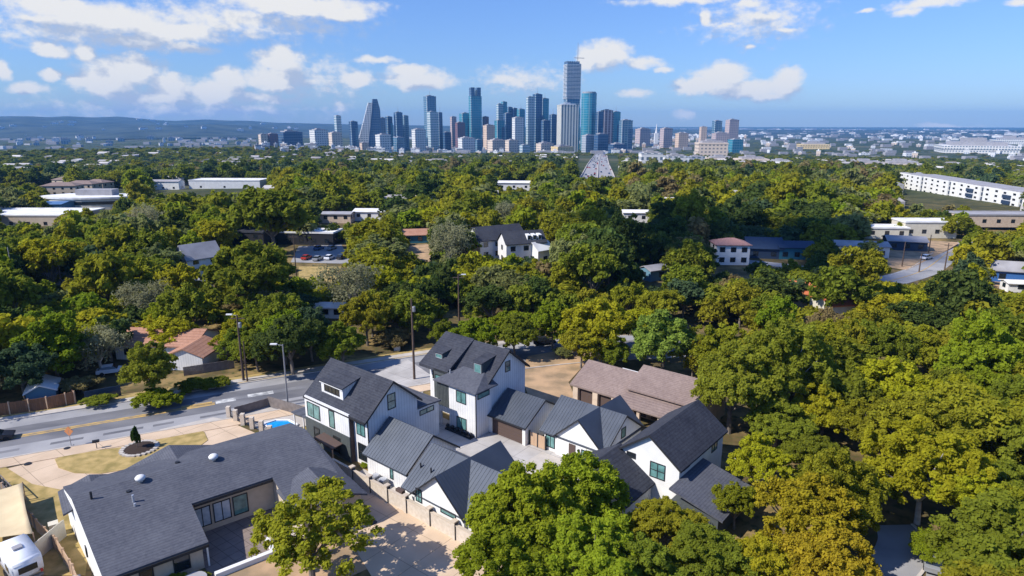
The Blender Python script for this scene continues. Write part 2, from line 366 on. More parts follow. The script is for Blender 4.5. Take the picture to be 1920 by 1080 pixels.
# tower roof: low hip
f = MB(o); f.add([(-64.7, 59.6, 6.85), (-56.4, 59.6, 6.85), (-56.4, 64.2, 6.85), (-64.7, 64.2, 6.85), (-62.4, 63.6, 8.25), (-58.4, 63.6, 8.25),
                  (-64.7, 59.6, 6.7), (-56.4, 59.6, 6.7), (-56.4, 64.2, 6.7), (-64.7, 64.2, 6.7)],
                 [(0, 1, 5, 4), (1, 2, 5), (3, 0, 4), (2, 3, 4, 5), (6, 7, 1, 0), (7, 8, 2, 1), (8, 9, 3, 2), (9, 6, 0, 3), (9, 8, 7, 6)])
f.build('tower_roof', 'shingle2', rf)
for (a, b, y0, zb, zt, y1) in ((-67.9, -66.3, 63.2, 8.35, 9.3, 66.3), (-60.2, -58.6, 63.3, 7.6, 9.55, 66.0)):
    q = MB(o); q.extr('x', a, b, [(y0, zb - .3), (y1, zt + .25), (y0, zt)]); q = q.build('dormer', 'darkgrey', r)
    t = MB(o); t.slab([(a - .15, y0 - .2, zt + .12), (b + .15, y0 - .2, zt + .12), (b + .15, y1 + .5, zt + .62), (a - .15, y1 + .5, zt + .62)], .12); t.build('dormer_roof', 'shingle', q)
    window(q, o, '-y', y0, (a + b) / 2, zb + .15, 1.3, zt - zb - .3, 0, bar=.07, frame='metal_light')
window(r, o, '-y', 63.3, -68.3, 4.9, .8, 1.7, 0, pane='glass_dark'); window(r, o, '-y', 61.6, -65.4, 5.9, 1.9, .8, 0)
for z in (4.5, .6): window(r, o, '-y', 60.1, -59.6, z, 1.9, 1.75, 1)
window(r, o, '+x', -56.9, 61.7, 5.6, 2.4, .8, 0); window(r, o, '+x', -57.3, 67.3, 7.6, 1.1, 1.6, 0, tr=.5)
rake(r, o, 'x', -56.87, 63.3, 71.3, 7.5, .8, .6, .25)
g = MB(o); g.box(-56.88, -56.76, 60.02, 60.12, 0, 6.7); g.build('downpipe', 'trim', r)
v = MB(o); v.tube((-63.2, 61.6, 7.1), (-63.2, 61.6, 8.1), .1); v.build('vent_pipe', 'metal_light', r)
s = MB(o); s.box(-62.2, -57.2, 59.3, 60.08, 0, .3)
for i in range(6): s.lathe((-62 + i * .9, 59.7, .28), [(.1, 0), (.32, .2), (.25, .45), (.05, .6)], 7)
s.build('flower_bed', 'trim', r)

# --- garage
r, o = site('garage', -53.5, 67, 'garage with a wide brown door joined to the tallest white house', 'garage')
w = MB(o); gable_body(w, 'x', -56.7, -50.5, 63.0, 70.9, 2.75, .6); w.build('wall', 'white', r)
for a_ in ((-56.9, -56.35, 62.75, 63.3, 0, 2.7), (-50.85, -50.35, 62.75, 63.3, 0, 2.7), (-56.35, -50.85, 62.78, 62.97, 2.35, 2.7)):
    p = MB(o); p.box(*a_); p.build('door_surround', 'white_bright', r)
d = MB(o); d.box(-56.3, -50.9, 62.9, 63.05, 0, 2.35)
for i in range(1, 5): d.box(-56.3, -50.9, 62.87, 62.9, i * .47, i * .47 + .03)
d.build('garage_door', 'brownwall', r)
f = MB(o); zt = gable_roof(f, 'x', -56.7, -50.5, 63.0, 70.9, 2.75, .6, o=.45, og=.3, th=.2)
seams(f, 'x', -56.9, -50.2, 62.6, 66.95, zt - .6 * 4.35, zt); f.build('roof', 'metalroof', r)
rake(r, o, 'x', -50.17, 63.0, 70.9, 2.75, .6, .45, .2)
g = MB(o); g.box(-57, -50.2, 62.38, 62.52, 2.55, 2.7); g.build('gutter', 'trim', r)
g, o = site('driveway_gate', -49.6, 63.6, 'pale board double gate in dark posts beside the garage', 'gate')
q = MB(o); q.box(-50.1, -48.9, 63.5, 63.6, .1, 1.9); q.build('gate_leaf', 'wood_tan', g)
q = MB(o); q.box(-48.75, -47.6, 63.5, 63.6, .1, 1.9); q.build('gate_leaf', 'wood_tan', g)
for x in (-50.3, -48.9, -47.6):
    q = MB(o); q.box(x, x + .15, 63.45, 63.65, 0, 2.1); q.build('post', 'trim', g)

# --- metal roofed house beside the left house
r, o = site('metal_roof_house', -57, 48.7, 'low white house under a plain blue-grey metal gable roof beside the white and charcoal house', 'house')
w = MB(o); gable_body(w, 'x', -60.9, -53.5, 44.8, 52.8, 2.9, .75); w.build('wall', 'white', r)
f = MB(o); zt = gable_roof(f, 'x', -61.0, -53.5, 44.8, 52.8, 2.9, .75, o=.45, og=.3, th=.18)
seams(f, 'x', -61.2, -53.3, 44.4, 48.8, zt - .75 * 4.4, zt); seams(f, 'x', -61.2, -53.3, 53.2, 48.8, zt - .75 * 4.4, zt); f.build('roof', 'metalroof', r)
window(r, o, '-y', 44.8, -56.3, .9, .6, 1.5, 0)
rake(r, o, 'x', -53.17, 44.8, 52.8, 2.9, .75, .45, .18)
g = MB(o); g.box(-53.4, -53.28, 44.7, 44.8, 0, 2.6); g.build('downpipe', 'trim', r)

# --- cross gabled house in front of the court
r, o = site('cross_gable_house', -46, 47, 'white house with a tall cross gable and blue-grey metal roof above the stone boundary wall', 'house')
w = MB(o); gable_body(w, 'x', -51.6, -39.5, 43.1, 52.1, 2.6, .7); gable_body(w, 'y', 42.7, 52.5, -49.9, -42.3, 2.6, .88); w.build('wall', 'white_bright', r)
f = MB(o); zt = gable_roof(f, 'x', -51.9, -39.5, 43.1, 52.1, 2.6, .7, o=.45, og=.25, th=.16)
seams(f, 'x', -52.0, -48.0, 42.7, 47.6, zt - .7 * 4.9, zt); seams(f, 'x', -45.5, -39.3, 43.5, 47.6, zt - .7 * 4.1, zt)
zt2 = gable_roof(f, 'y', 42.7, 52.5, -49.9, -42.3, 2.6, .88, o=.35, og=.35, th=.16)
seams(f, 'y', 42.6, 47.2, -42.0, -46.1, zt2 - .88 * 4.1, zt2)
f.build('roof', 'metalroof', r)
rake(r, o, 'y', 42.32, -49.9, -42.3, 2.6, .88, .35, .16)
window(r, o, '-y', 42.7, -44.6, 1.9, 2.3, .6, 0); window(r, o, '-y', 42.7, -42.75, .4, .5, 1.0, 0)
window(r, o, '-y', 42.7, -49.15, 1.7, 1.0, 1.6, 1)
q = MB(o); q.box(-47.6, -47.0, 42.45, 42.72, .5, 1.7); q.build('meter_box', 'polegrey', r)
for x in (-51.3, -49.6):
    q = MB(o); q.tube((x, 45.0, 4.0), (x, 45.0, 4.7), .09); q.build('vent_pipe', 'trim', r)
f = MB(o); f.box(-41.0, -36.5, 42.8, 43.0, 0, 2.0); f.build('side_wall', 'darkgrey', r)

# --- second cross gabled house across the court
r, o = site('court_cottage', -43.5, 68, 'white cottage with a blue-grey metal cross gable roof, right of the garage across the court', 'house')
w = MB(o); gable_body(w, 'x', -48.0, -38.6, 63.9, 72.9, 2.75, .7); gable_body(w, 'y', 63.6, 73.2, -45.9, -38.8, 2.75, .9); w.build('wall', 'white_bright', r)
f = MB(o); zt = gable_roof(f, 'x', -48.3, -38.6, 63.9, 72.9, 2.75, .7, o=.4, og=.3, th=.16)
seams(f, 'x', -48.6, -44.0, 63.5, 68.4, zt - .7 * 4.9, zt); seams(f, 'x', -42.0, -38.3, 64.2, 68.4, zt - .7 * 4.2, zt)
gable_roof(f, 'y', 63.6, 73.2, -45.9, -38.8, 2.75, .9, o=.35, og=.3, th=.16)
f.build('roof', 'metalroof', r)
rake(r, o, 'y', 63.28, -45.9, -38.8, 2.75, .9, .35, .16)
rake(r, o, 'x', -38.28, 63.9, 72.9, 2.75, .7, .4, .16)
window(r, o, '-y', 63.9, -47.0, .5, 1.5, 1.7, 1)
window(r, o, '-y', 63.6, -41.0, .5, 1.8, 1.6, 1)
d = MB(o); d.box(-43.8, -42.8, 63.52, 63.62, 0, 2.3); d.build('door', 'brownwall', r)
window(r, o, '+x', -38.6, 68.2, 3.0, 1.1, 1.4, 0); q = MB(o); q.box(-42.35, -42.15, 63.4, 63.6, 1.6, 1.95); q.build('wall_lamp', 'trim', r)

# --- two storey house right
r, o = site('gable_house', -31.3, 66, 'white two-storey house with a dark shingle roof and a large double window in its gable', 'house')
w = MB(o); gable_body(w, 'y', 61.6, 73.6, -35.0, -27.7, 5.4, .75); w.build('wall', 'white_bright', r)
f = MB(o); gable_roof(f, 'y', 61.6, 73.6, -35.0, -27.7, 5.4, .75, o=.4, og=.4, th=.22); f.build('roof', 'shingle', r)
rake(r, o, 'y', 61.18, -35.0, -27.7, 5.4, .75, .4, .22)
window(r, o, '-y', 61.6, -30.3, 3.2, 1.9, 1.9, 1, tr=.5); window(r, o, '-y', 61.6, -33.7, 4.6, 1.2, .7, 0, pane='glass_dark')
window(r, o, '+x', -27.7, 63.4, 4.6, 1.6, .6, 0); window(r, o, '+x', -27.7, 71.0, 3.7, 1.6, 1.5, 1)
# lower wings
w = MB(o); gable_body(w, 'y', 55.3, 61.55, -40.0, -30.9, 2.6, .62); w.build('wall', 'white_bright', r)
f = MB(o); gable_roof(f, 'y', 55.3, 61.9, -40.0, -30.9, 2.6, .62, o=.4, og=.3, th=.2); f.build('roof', 'shingle', r)
w = MB(o); w.box(-27.68, -22.2, 59.6, 67.2, 0, 2.4); w.build('wall', 'darkgrey', r)
f = MB(o); f.slab([(-27.68, 59.2, 4.1), (-21.6, 59.2, 2.6), (-21.6, 67.8, 2.6), (-27.68, 67.8, 4.1)], .2); f.build('roof', 'shingle2', r)
q = MB(o); q.box(-35.4, -35.2, 57.8, 58.1, 5.0, 5.45); q.build('roof_vent', 'trim', r)

# --- brown roofed hall behind
r, o = site('brown_roof_hall', -44, 81, 'long pinkish-brown shingle roofed building with tan walls behind the new white houses', 'building')
w = MB(o); gable_body(w, 'x', -54.0, -45.2, 79.6, 88.6, 2.9, .5); w.box(-45.2, -33.6, 80.8, 87.6, 0, 4.2); w.build('wall', 'tanwall', r)
gb = MB(o); gable_body(gb, 'x', -45.2, -33.8, 80.8, 89.6, 4.2, .45); gb.build('wall', 'tanwall', r)
f = MB(o); gable_roof(f, 'x', -54.0, -44.6, 79.6, 88.6, 2.9, .5, o=.7, og=.5, th=.22); f.build('roof', 'shingle_brown', r)
f = MB(o); gable_roof(f, 'x', -44.9, -33.8, 80.8, 89.6, 4.2, .45, o=.6, og=.35, th=.22); f.build('roof', 'shingle_brown', r)
f = MB(o); f.slab([(-45.2, 77.2, 2.75), (-35.2, 77.2, 2.75), (-35.2, 80.78, 3.7), (-45.2, 80.78, 3.7)], .2); f.build('porch_roof', 'shingle_brown', r)
def bxp(name, m_, *a): q = MB(o); q.box(*a); return q.build(name, m_, r)
for x in (-45.0, -41.9, -38.6, -35.5): bxp('column', 'tanwall', x, x + .45, 77.5, 77.9, 0, 2.6)
for x in (-53.9, -50.3, -47.0): bxp('column', 'tanwall', x, x + .9, 78.95, 79.55, 0, 2.6)
for x in (-53.0, -49.4, -46.1): bxp('dark_opening', 'brownwall', x + .05, x + (2.6 if x < -47 else .7), 79.5, 79.62, 0, 2.3)
for x in (-44.3, -41.2, -38.0): bxp('dark_opening', 'brownwall', x, x + 2.2, 80.7, 80.82, .2, 2.3)
bxp('parapet', 'whiteroof', -49.5, -45.5, 86.2, 86.4, 3.7, 4.5); bxp('parapet', 'whiteroof', -41.5, -37.5, 87.2, 87.4, 4.9, 5.5)

# ================================================================== LONG GREY ROOFED HOUSE (front left)
r, o = longf('ranch_house', 12, 70, 'long low beige house with a slate-grey shingle roof in the left foreground', 'house')
k = .21; ridge = 5.35
def zr(q): return ridge - k * abs(q - 73.8)
w = MB(o)
def body(p0, p1, q0, q1):
    w.extr('x', p0, p1, [(q0, 0), (q1, 0), (q1, zr(q1) - .02), (73.8, ridge - .02), (q0, zr(q0) - .02)])
body(3.4, 11.2, 62.1, 78.4); body(11.2, 20.2, 68.2, 78.4); body(20.2, 26.3, 61.0, 78.4)
w.build('wall', 'beige', r)
w = MB(o); pe = lambda q: 2.1 + (73.8 - q) * .073
gw = [(61.6, 0), (78.8, 0), (78.8, zr(78.8) - .02), (73.8, ridge - .02), (61.6, zr(61.6) - .02)]
w.add([(pe(q) + .02, q, z) for q, z in gw] + [(pe(q) + .6, q, z) for q, z in gw], [(0, 1, 2, 3, 4), (9, 8, 7, 6, 5)] + [(i, 5 + i, 5 + (i + 1) % 5, (i + 1) % 5) for i in range(5)]); w.build('gable_wall', 'white_bright', r)
f = MB(o); th = .22
def rs(p0, p1, q0, q1): f.slab([(p0, q0, zr(q0) + th), (p1, q0, zr(q0) + th), (p1, q1, zr(q1) + th), (p0, q1, zr(q1) + th)], th)
f.slab([(pe(61.5), 61.5, zr(61.5) + th), (11.7, 61.5, zr(61.5) + th), (11.7, 73.8, ridge + th), (pe(73.8), 73.8, ridge + th)], th); rs(11.7, 20.0, 67.4, 73.8); rs(20.0, 26.4, 61.5, 73.8)
f.slab([(26.4, 61.5, zr(61.5) + th), (27.5, 61.0, zr(61.0) + th - .3), (26.4, 73.8, ridge + th)], th)
f.slab([(pe(73.8), 73.8, ridge + th), (26.4, 73.8, ridge + th), (26.4, 79.0, zr(79) + th), (pe(79), 79.0, zr(79) + th)], th)
rf = f.build('roof', 'shingle2', r)
f = MB(o)   # small rear gable and the two porch gables to the street
f.slab([(23.6, 59.4, 4.75), (23.6, 66.2, 4.75), (19.9, 66.2, 3.2), (19.9, 59.4, 3.2)], .2); f.slab([(23.6, 59.4, 4.75), (27.4, 59.4, 3.2), (27.4, 66.2, 3.2), (23.6, 66.2, 4.75)], .2)
f.build('gable_roof', 'shingle2', rf)
for pc, wd, q1, zz in ((4.2, 3.0, 79.6, 4.75), (12.5, 5.2, 81.2, 4.95)):
    f = MB(o); f.slab([(pc, 74.1, zz), (pc, q1, zz), (pc - wd, q1, zz - wd * .32), (pc - wd, 74.1, zz - wd * .32)], .2); f.slab([(pc, 74.1, zz), (pc + wd, 74.1, zz - wd * .32), (pc + wd, q1, zz - wd * .32), (pc, q1, zz)], .2); f.build('porch_gable', 'shingle2', rf)
w = MB(o); w.extr('y', 60.0, 62.0, [(20.4, 0), (26.9, 0), (26.9, 3.0), (23.6, 4.5), (20.4, 3.0)]); w.build('wall', 'beige', r)
fa = MB(o)
fa.box(11.85, 20.0, 67.25, 67.42, zr(67.4) - .25, zr(67.4) + .04); fa.box(3.1, 11.7, 61.36, 61.5, zr(61.5) - .25, zr(61.5) + .04)
fa.box(1.95, 26.4, 79.0, 79.14, zr(79) - .2, zr(79) + .05); fa.build('gutter', 'trim', r)
wd = window(r, o, '-y', 68.2, 14.7, .7, 1.8, 2.3, 1, pane='glass_pale'); window(r, o, '-y', 68.2, 12.7, .7, 1.7, 2.3, 1, pane='glass_pale'); window(r, o, '-y', 68.2, 16.6, .7, 1.6, 2.3, 0, pane='glass')
window(r, o, '-y', 62.1, 9.3, .6, 1.5, 1.9, 0, pane='glass_dark'); window(r, o, '-y', 62.1, 6.3, .8, 1.2, 1.5, 0, pane='glass_dark')
window(r, o, '-x', 2.40, 69.4, 1.2, .7, 1.0, 0, pane='glass_dark')
for p, q in ((8.2, 73.1), (15.5, 73.1)):
    t = MB(o); t.lathe((p, q, zr(q) + .2), [(.24, 0), (.24, .2), (.48, .28), (.52, .5), (.38, .66), (.1, .74)], 14); t.build('turbine_vent', 'whiteroof', r, smooth=True)
for p, q, h_, m_ in ((3.7, 72.6, .85, 'trim'), (7.0, 70.3, .8, 'metal_light'), (7.0, 69.6, .35, 'metal_light'), (6.9, 72.1, .12, 'trim'), (12.2, 75.2, .2, 'trim')):
    t = MB(o); t.tube((p, q, zr(q) + .15), (p, q, zr(q) + .2 + h_), .11 if h_ > .3 else .25); t.build('vent_pipe', m_, r)
t = MB(o); t.box(23.2, 23.7, 61.9, 62.3, 4.75, 4.95); t.build('roof_vent', 'trim', r)
t = MB(o); t.box(11.55, 11.7, 62.0, 62.15, 0, 2.9); t.build('porch_post', 'whiteroof', r)

# terrace behind it, low white wall, boulders and steps
t, o = longf('low_garden_wall', 14, 60, 'low white wall along the terrace of the long grey roofed house', 'wall')
q = MB(o); q.box(11.6, 17.5, 59.6, 60.1, 0, .55); q.box(17.1, 17.5, 60.1, 62.5, 0, .5); q.build('wall', 'whiteroof', t)
t, o = longf('round_table', 9.8, 59.9, 'pale blue round outdoor table by two shrubs at the bottom edge of the photo', 'table')
q = MB(o); q.lathe((9.8, 59.9, .7), [(1.1, 0), (1.12, .04), (1.1, .08)], 18); q.build('table_top', 'greyroof', t)
q = MB(o); q.lathe((9.8, 59.9, 0), [(.35, 0), (.1, .08), (.06, .7)], 10); q.build('pedestal', 'trim', t)

def ac_unit(loc, rz, label):
    e = empty('air_conditioner', loc, rz, label, 'air conditioner')
    q = MB(); q.box(-.55, .55, -.5, .5, .08, 1.05); q.build('casing', 'polegrey', e, bevel=.05)
    q = MB(); q.lathe((0, 0, 1.05), [(.45, 0), (.45, .05), (.12, .09)], 16); q.build('fan_guard', 'metal_light', e)
    q = MB(); q.box(-.7, .7, -.65, .65, 0, .07); q.build('slab', 'concrete', e)
ac_unit(L2W(1.0, 66.5), LR, 'dark air conditioner beside the white gable end of the long grey roofed house')
ac_unit(S2W(-58.3, 43.9), SR, 'air conditioner behind the stone wall by the low metal roofed house, left of its twin')
ac_unit(S2W(-56.9, 43.9), SR, 'air conditioner behind the stone wall by the low metal roofed house, right of its twin')

# ================================================================== BOUNDARY WALL WITH POSTS
def frame_wall(name, s0, s1, v, h, label, post_at, wm='stonewall'):
    e = empty(name, S2W((s0 + s1) / 2, v), SR, label, 'wall'); off = ((s0 + s1) / 2, v, 0)
    q = MB(off); q.box(s0, s1, v - .12, v + .12, 0, h); q.build('wall', wm, e)
    q = MB(off); q.box(s0, s1, v - .17, v + .17, h, h + .1); q.build('coping', 'beige', e)
    for s in post_at:
        q = MB(off); q.box(s - .22, s + .22, v - .24, v + .24, 0, h + .35); p = q.build('post', wm, e)
        q = MB(off); q.box(s - .3, s + .3, v - .32, v + .32, h + .35, h + .5); q.build('cap', 'beige', p)
        q = MB(off); q.box(s + .22, s + .3, v - .2, v + .2, 0, h + .3); q.build('shade_strip', 'trim', p)
frame_wall('boundary_wall', -64.5, -38.5, 42.2, 1.7, 'long beige stone boundary wall with square posts below the white houses', (-60.5, -57.2, -54.0, -50.8, -47.0, -43.2, -39.4))
e = empty('side_wall', S2W(-55.5, 43.5), SR, 'short dark fence between the two low white houses', 'fence')
q = MB((-55.5, 43.5, 0)); q.box(-52.9, -51.8, 42.5, 43.0, 0, 2.0); q.build('fence_panel', 'brownwall', e)

# pool garden: fence with stone posts, pool, covered patio
e = empty('pool', S2W(-80.3, 45), SR, 'bright blue swimming pool in the fenced yard left of the white and charcoal house', 'swimming pool'); off = (-80.3, 45, 0)
q = MB(off); q.prism([(-83.2, 43.6), (-81.0, 43.2), (-79.2, 43.5), (-78.5, 45.2), (-79.3, 46.6), (-81.6, 46.6), (-83.0, 45.4)], .0, .10); q.build('water', 'pool', e)
q = MB(off)
ring = [(-83.2, 43.6), (-81.0, 43.2), (-79.2, 43.5), (-78.5, 45.2), (-79.3, 46.6), (-81.6, 46.6), (-83.0, 45.4)]
for i in range(7):
    a, b = ring[i], ring[(i + 1) % 7]; q.tube((a[0], a[1], .12), (b[0], b[1], .12), .2, n=6)
q.build('coping', 'whiteroof', e)
def railfence(name, pts, label, h=1.5, post='stonewall', fill='trim', step=2.6, z=0):
    c = sum((Vector((*p, 0)) for p in pts), Vector()) / len(pts)
    e = empty(name, c, 0, label, 'fence'); off = tuple(c)
    for a, b in zip(pts[:-1], pts[1:]):
        a = Vector((*a, 0)); b = Vector((*b, 0)); L = (b - a).length; n = max(1, round(L / step)); d = (b - a) / L
        q = MB(off)
        for rz_ in (.25, h - .25): q.tube(a + Vector((0, 0, rz_)), b + Vector((0, 0, rz_)), .04, n=4)
        for i in range(int(L / .3)):
            p = a + d * (i * .3 + .15); q.tube(p + Vector((0, 0, .1)), p + Vector((0, 0, h - .1)), .025, n=4)
        q.build('railing', fill, e)
        for i in range(n):
            p = a + d * (i * L / n); q = MB(off); q.box(p.x - .28, p.x + .28, p.y - .28, p.y + .28, 0, h + .25); q.build('post', post, e)
def boardfence(name, pts, label, h=1.9, m='wood', pm='wood_tan', step=2.4, cat='fence', posts=True):
    c = sum((Vector((*p, 0)) for p in pts), Vector()) / len(pts)
    e = empty(name, c, 0, label, cat); off = tuple(c)
    for a, b in zip(pts[:-1], pts[1:]):
        a = Vector((*a, 0)); b = Vector((*b, 0)); L = (b - a).length; d = (b - a) / L; nn = Vector((-d.y, d.x, 0)) * .04
        q = MB(off); i = 0; x = 0
        while x < L:
            p0 = a + d * x; p1 = a + d * min(L, x + .17); hh = h + random.uniform(-.03, .03)
            q.prism([tuple((p0 - nn)[:2]), tuple((p1 - nn)[:2]), tuple((p1 + nn)[:2]), tuple((p0 + nn)[:2])], 0, hh); x += .18
        q.build('boards', m, e)
        if posts:
            for i in range(int(L / step) + 1):
                p = a + d * (i * step); q = MB(off); q.box(p.x - .09, p.x + .09, p.y - .09, p.y + .09, 0, h + .15); q.build('post', pm, e)
W2 = lambda s, v: tuple(S2W(s, v)[:2])
railfence('pool_fence', [W2(-89.4, 41.6), W2(-85.5, 41.7), W2(-81.3, 42.2), W2(-76.5, 42.0)], 'black railing fence with pale stone posts in front of the blue pool')
boardfence('yard_fence', [W2(-88.5, 47.4), W2(-76, 49.8)], 'dark board fence behind the blue pool', 1.7, 'wood_grey', posts=False)
boardfence('yard_fence', [W2(-89.2, 42.4), W2(-88.5, 47.4)], 'short dark board fence at the left end of the pool yard', 1.4, 'wood_grey', posts=False)
e = empty('patio_cover', S2W(-77, 47), SR, 'grey patio roof on white posts beside the blue pool', 'patio cover'); off = (-77, 47, 0)
q = MB(off); q.slab([(-79, 45.6, 2.6), (-74.7, 45.6, 2.8), (-74.7, 49.2, 2.8), (-79, 49.2, 2.6)], .2); q.build('roof', 'shingle2', e)
for x, y in ((-78.8, 45.8), (-78.8, 49.0), (-76.5, 45.8)):
    q = MB(off); q.box(x, x + .15, y, y + .15, 0, 2.5); q.build('post', 'white', e)
e = empty('pergola', S2W(-66.8, 43.0), SR, 'small brown roofed pergola between the charcoal wall and the long grey roof', 'pergola'); off = (-66.8, 43.0, 0)
q = MB(off); q.slab([(-69.6, 43.0, 2.7), (-65.6, 43.0, 2.4), (-65.6, 44.6, 2.5), (-69.6, 44.6, 2.8)], .15); q.build('roof', 'brownwall', e)
for x in (-69.4, -65.9):
    q = MB(off); q.box(x, x + .14, 43.1, 43.24, 0, 2.4); q.build('post', 'wood_tan', e)

# ================================================================== GROUND, ROADS
def gridmat():
    m, nt, b = newmat('ground_cover'); b.inputs['Roughness'].default_value = .95; b.inputs['Specular IOR Level'].default_value = .1
    tc = nt.nodes.new('ShaderNodeTexCoord')
    def noise(sc, d=6):
        n = nt.nodes.new('ShaderNodeTexNoise'); n.inputs['Scale'].default_value = sc; n.inputs['Detail'].default_value = d; nt.links.new(tc.outputs['Object'], n.inputs['Vector']); return n.outputs['Fac']
    def mix(f, a, c, lo=.45, hi=.6):
        r = nt.nodes.new('ShaderNodeMapRange'); r.inputs[1].default_value = lo; r.inputs[2].default_value = hi; nt.links.new(f, r.inputs[0])
        x = nt.nodes.new('ShaderNodeMix'); x.data_type = 'RGBA'; nt.links.new(r.outputs[0], x.inputs[0])
        for i, q in ((6, a), (7, c)):
            if isinstance(q, tuple): x.inputs[i].default_value = (*q, 1)
            else: nt.links.new(q, x.inputs[i])
        return x.outputs[2]
    near = mix(noise(.12), (.10, .075, .035), (.26, .18, .075))
    near = mix(noise(.9), near, (.07, .075, .025), .5, .7)
    far = mix(noise(.02), (.030, .045, .018), (.065, .075, .030))
    far = mix(noise(.004), far, (.10, .095, .055), .52, .62)
    ln = nt.nodes.new('ShaderNodeVectorMath'); ln.operation = 'LENGTH'; nt.links.new(tc.outputs['Object'], ln.inputs[0])
    out = mix(ln.outputs['Value'], near, far, 300, 600)
    nt.links.new(out, b.inputs['Base Color'])
    return m
M['ground'] = gridmat()
def build_ground():
    rs_ = [0.5] + list(np.linspace(20, 260, 13)) + list(np.geomspace(300, 26000, 34))
    az = np.radians(np.linspace(-75, 75, 101)); vs = []; fs = []
    nb = len(az)
    for i, r0 in enumerate(rs_):
        for a in az:
            x, y = r0 * math.sin(a), r0 * math.cos(a); vs.append((x, y - (6 if i == 0 else 0), terr(x, y)))
    for i in range(len(rs_) - 1):
        for j in range(nb - 1): fs.append((i * nb + j, i * nb + j + 1, (i + 1) * nb + j + 1, (i + 1) * nb + j))
    mb = MB(); mb.add(vs, fs); g = mb.build('ground', 'ground'); tag(g, kind='structure'); return g
build_ground()
def sheet(name, pts, z, m, h=None, kind='structure'):
    mb = MB(); mb.prism([tuple(p[:2]) for p in pts], z - (h or .01), z); o = mb.build(name, m); tag(o, kind=kind); return o
def strip(name, pts, w0, w1, z, m, kind='structure', th=.01, seg=6):
    """band between offsets w0..w1 (to the left positive) along a polyline, smoothed"""
    P = [Vector((p[0], p[1], 0)) for p in pts]; Q = []
    for i in range(len(P) - 1):
        p0 = P[max(0, i - 1)]; p1 = P[i]; p2 = P[i + 1]; p3 = P[min(len(P) - 1, i + 2)]
        for t in range(seg):
            t /= seg
            Q.append(.5 * ((2 * p1) + (-p0 + p2) * t + (2 * p0 - 5 * p1 + 4 * p2 - p3) * t * t + (-p0 + 3 * p1 - 3 * p2 + p3) * t ** 3))
    Q.append(P[-1]); mb = MB(); vs = []; n = len(Q)
    for i, q in enumerate(Q):
        d = (Q[min(n - 1, i + 1)] - Q[max(0, i - 1)]).normalized(); nn = Vector((-d.y, d.x, 0))
        for w in (w0, w1):
            c = q + nn * w; zz = z + terr(c.x, c.y); vs += [(c.x, c.y, zz), (c.x, c.y, zz - th)]
    fs = []
    for i in range(n - 1):
        a = i * 4; b = a + 4
        fs += [(a, b, b + 2, a + 2), (a, a + 1, b + 1, b), (a + 2, b + 2, b + 3, a + 3), (a + 1, a + 3, b + 3, b + 1)]
    fs += [(0, 2, 3, 1), ((n - 1) * 4, (n - 1) * 4 + 1, (n - 1) * 4 + 3, (n - 1) * 4 + 2)]
    mb.add(vs, fs); o = mb.build(name, m); tag(o, kind=kind); return o
ROAD = [(-150, 42.8), (-110, 62.6), (-70, 82.4), (-50, 92.2), (-24, 105), (-8, 112.5), (8, 118), (24, 121), (38, 122)]
strip('road', ROAD, -6.6, 6.6, .03, 'asphalt')
strip('road_edge', ROAD, -6.7, -3.0, .034, 'asphalt_old'); strip('road_edge', ROAD, 3.8, 6.7, .034, 'asphalt_old')
M['oldlane'] = mat('patched_lane', (.15, .15, .16), .9, (.22, .215, .22), .3)
strip('road_lane', ROAD[1:6], .3, 1.5, .036, 'oldlane')
strip('kerb', ROAD, -7.0, -6.7, .16, 'sidewalk', th=.2); strip('kerb', ROAD, 6.7, 7.0, .16, 'sidewalk', th=.2)
strip('pavement', ROAD[:6], -9.6, -7.0, .12, 'tandrive', th=.15); strip('verge', ROAD[:6], 7.0, 10.2, .10, 'drygrass', th=.15)
strip('pavement', ROAD[3:7], 7.4, 9.0, .14, 'sidewalk', th=.1)
strip('pavement', ROAD[1:4], 7.05, 8.3, .125, 'sidewalk', th=.1)
strip('road_marking', [(-150, 42.8), (-110, 62.6), (-70, 82.4), (-46, 94.2)], -.45, -.05, .045, 'yellowpaint'); strip('road_marking', [(-150, 42.8), (-110, 62.6), (-70, 82.4), (-46, 94.2)], .1, .5, .045, 'yellowpaint')
for a, b in (((-46, 94.5), (-43.4, 95.8)), ((-42, 97), (-38.5, 98.6))): strip('road_marking', [a, b], -.5, .8, .045, 'whitepaint')
strip('road_marking', [(-50.5, 92.8), (-46.6, 94.6)], -.3, .5, .045, 'yellowpaint')
for i in range(7):
    x = -68 + i * 5.5; y = (104.8 + .443 * x) / .896 - 5.0; strip('road_patch', [(x, y), (x + 2.4 + (i % 3), y + 1.2 + (i % 3) * .5)], -.35, .35, .042, 'whitepaint' if i == 5 else 'asphalt')
P_ = lambda *l: [G(*q) for q in l]
sheet('driveway', P_((10, 880), (105, 857), (300, 813), (300, 806), (400, 784), (432, 792), (510, 826), (530, 850), (470, 880), (300, 950), (130, 922), (60, 908), (35, 892)), .05, 'tandrive')
sheet('front_lawn', P_((103, 862), (125, 853), (180, 846), (240, 838), (300, 822), (365, 806), (383, 811), (390, 826), (370, 841), (320, 859), (250, 879), (190, 889), (140, 888), (110, 878)), .11, 'drygrass', .12)
sheet('side_lawn', P_((-60, 890), (10, 876), (35, 892), (60, 908), (130, 922), (180, 940), (160, 1080), (30, 1080), (-80, 960)), .06, 'drygrass')
sheet('driveway_apron', P_((295, 813), (300, 806), (400, 783), (440, 790), (365, 803)), .07, 'sidewalk')
C_ = lambda l: [S2W(*q) for q in l]
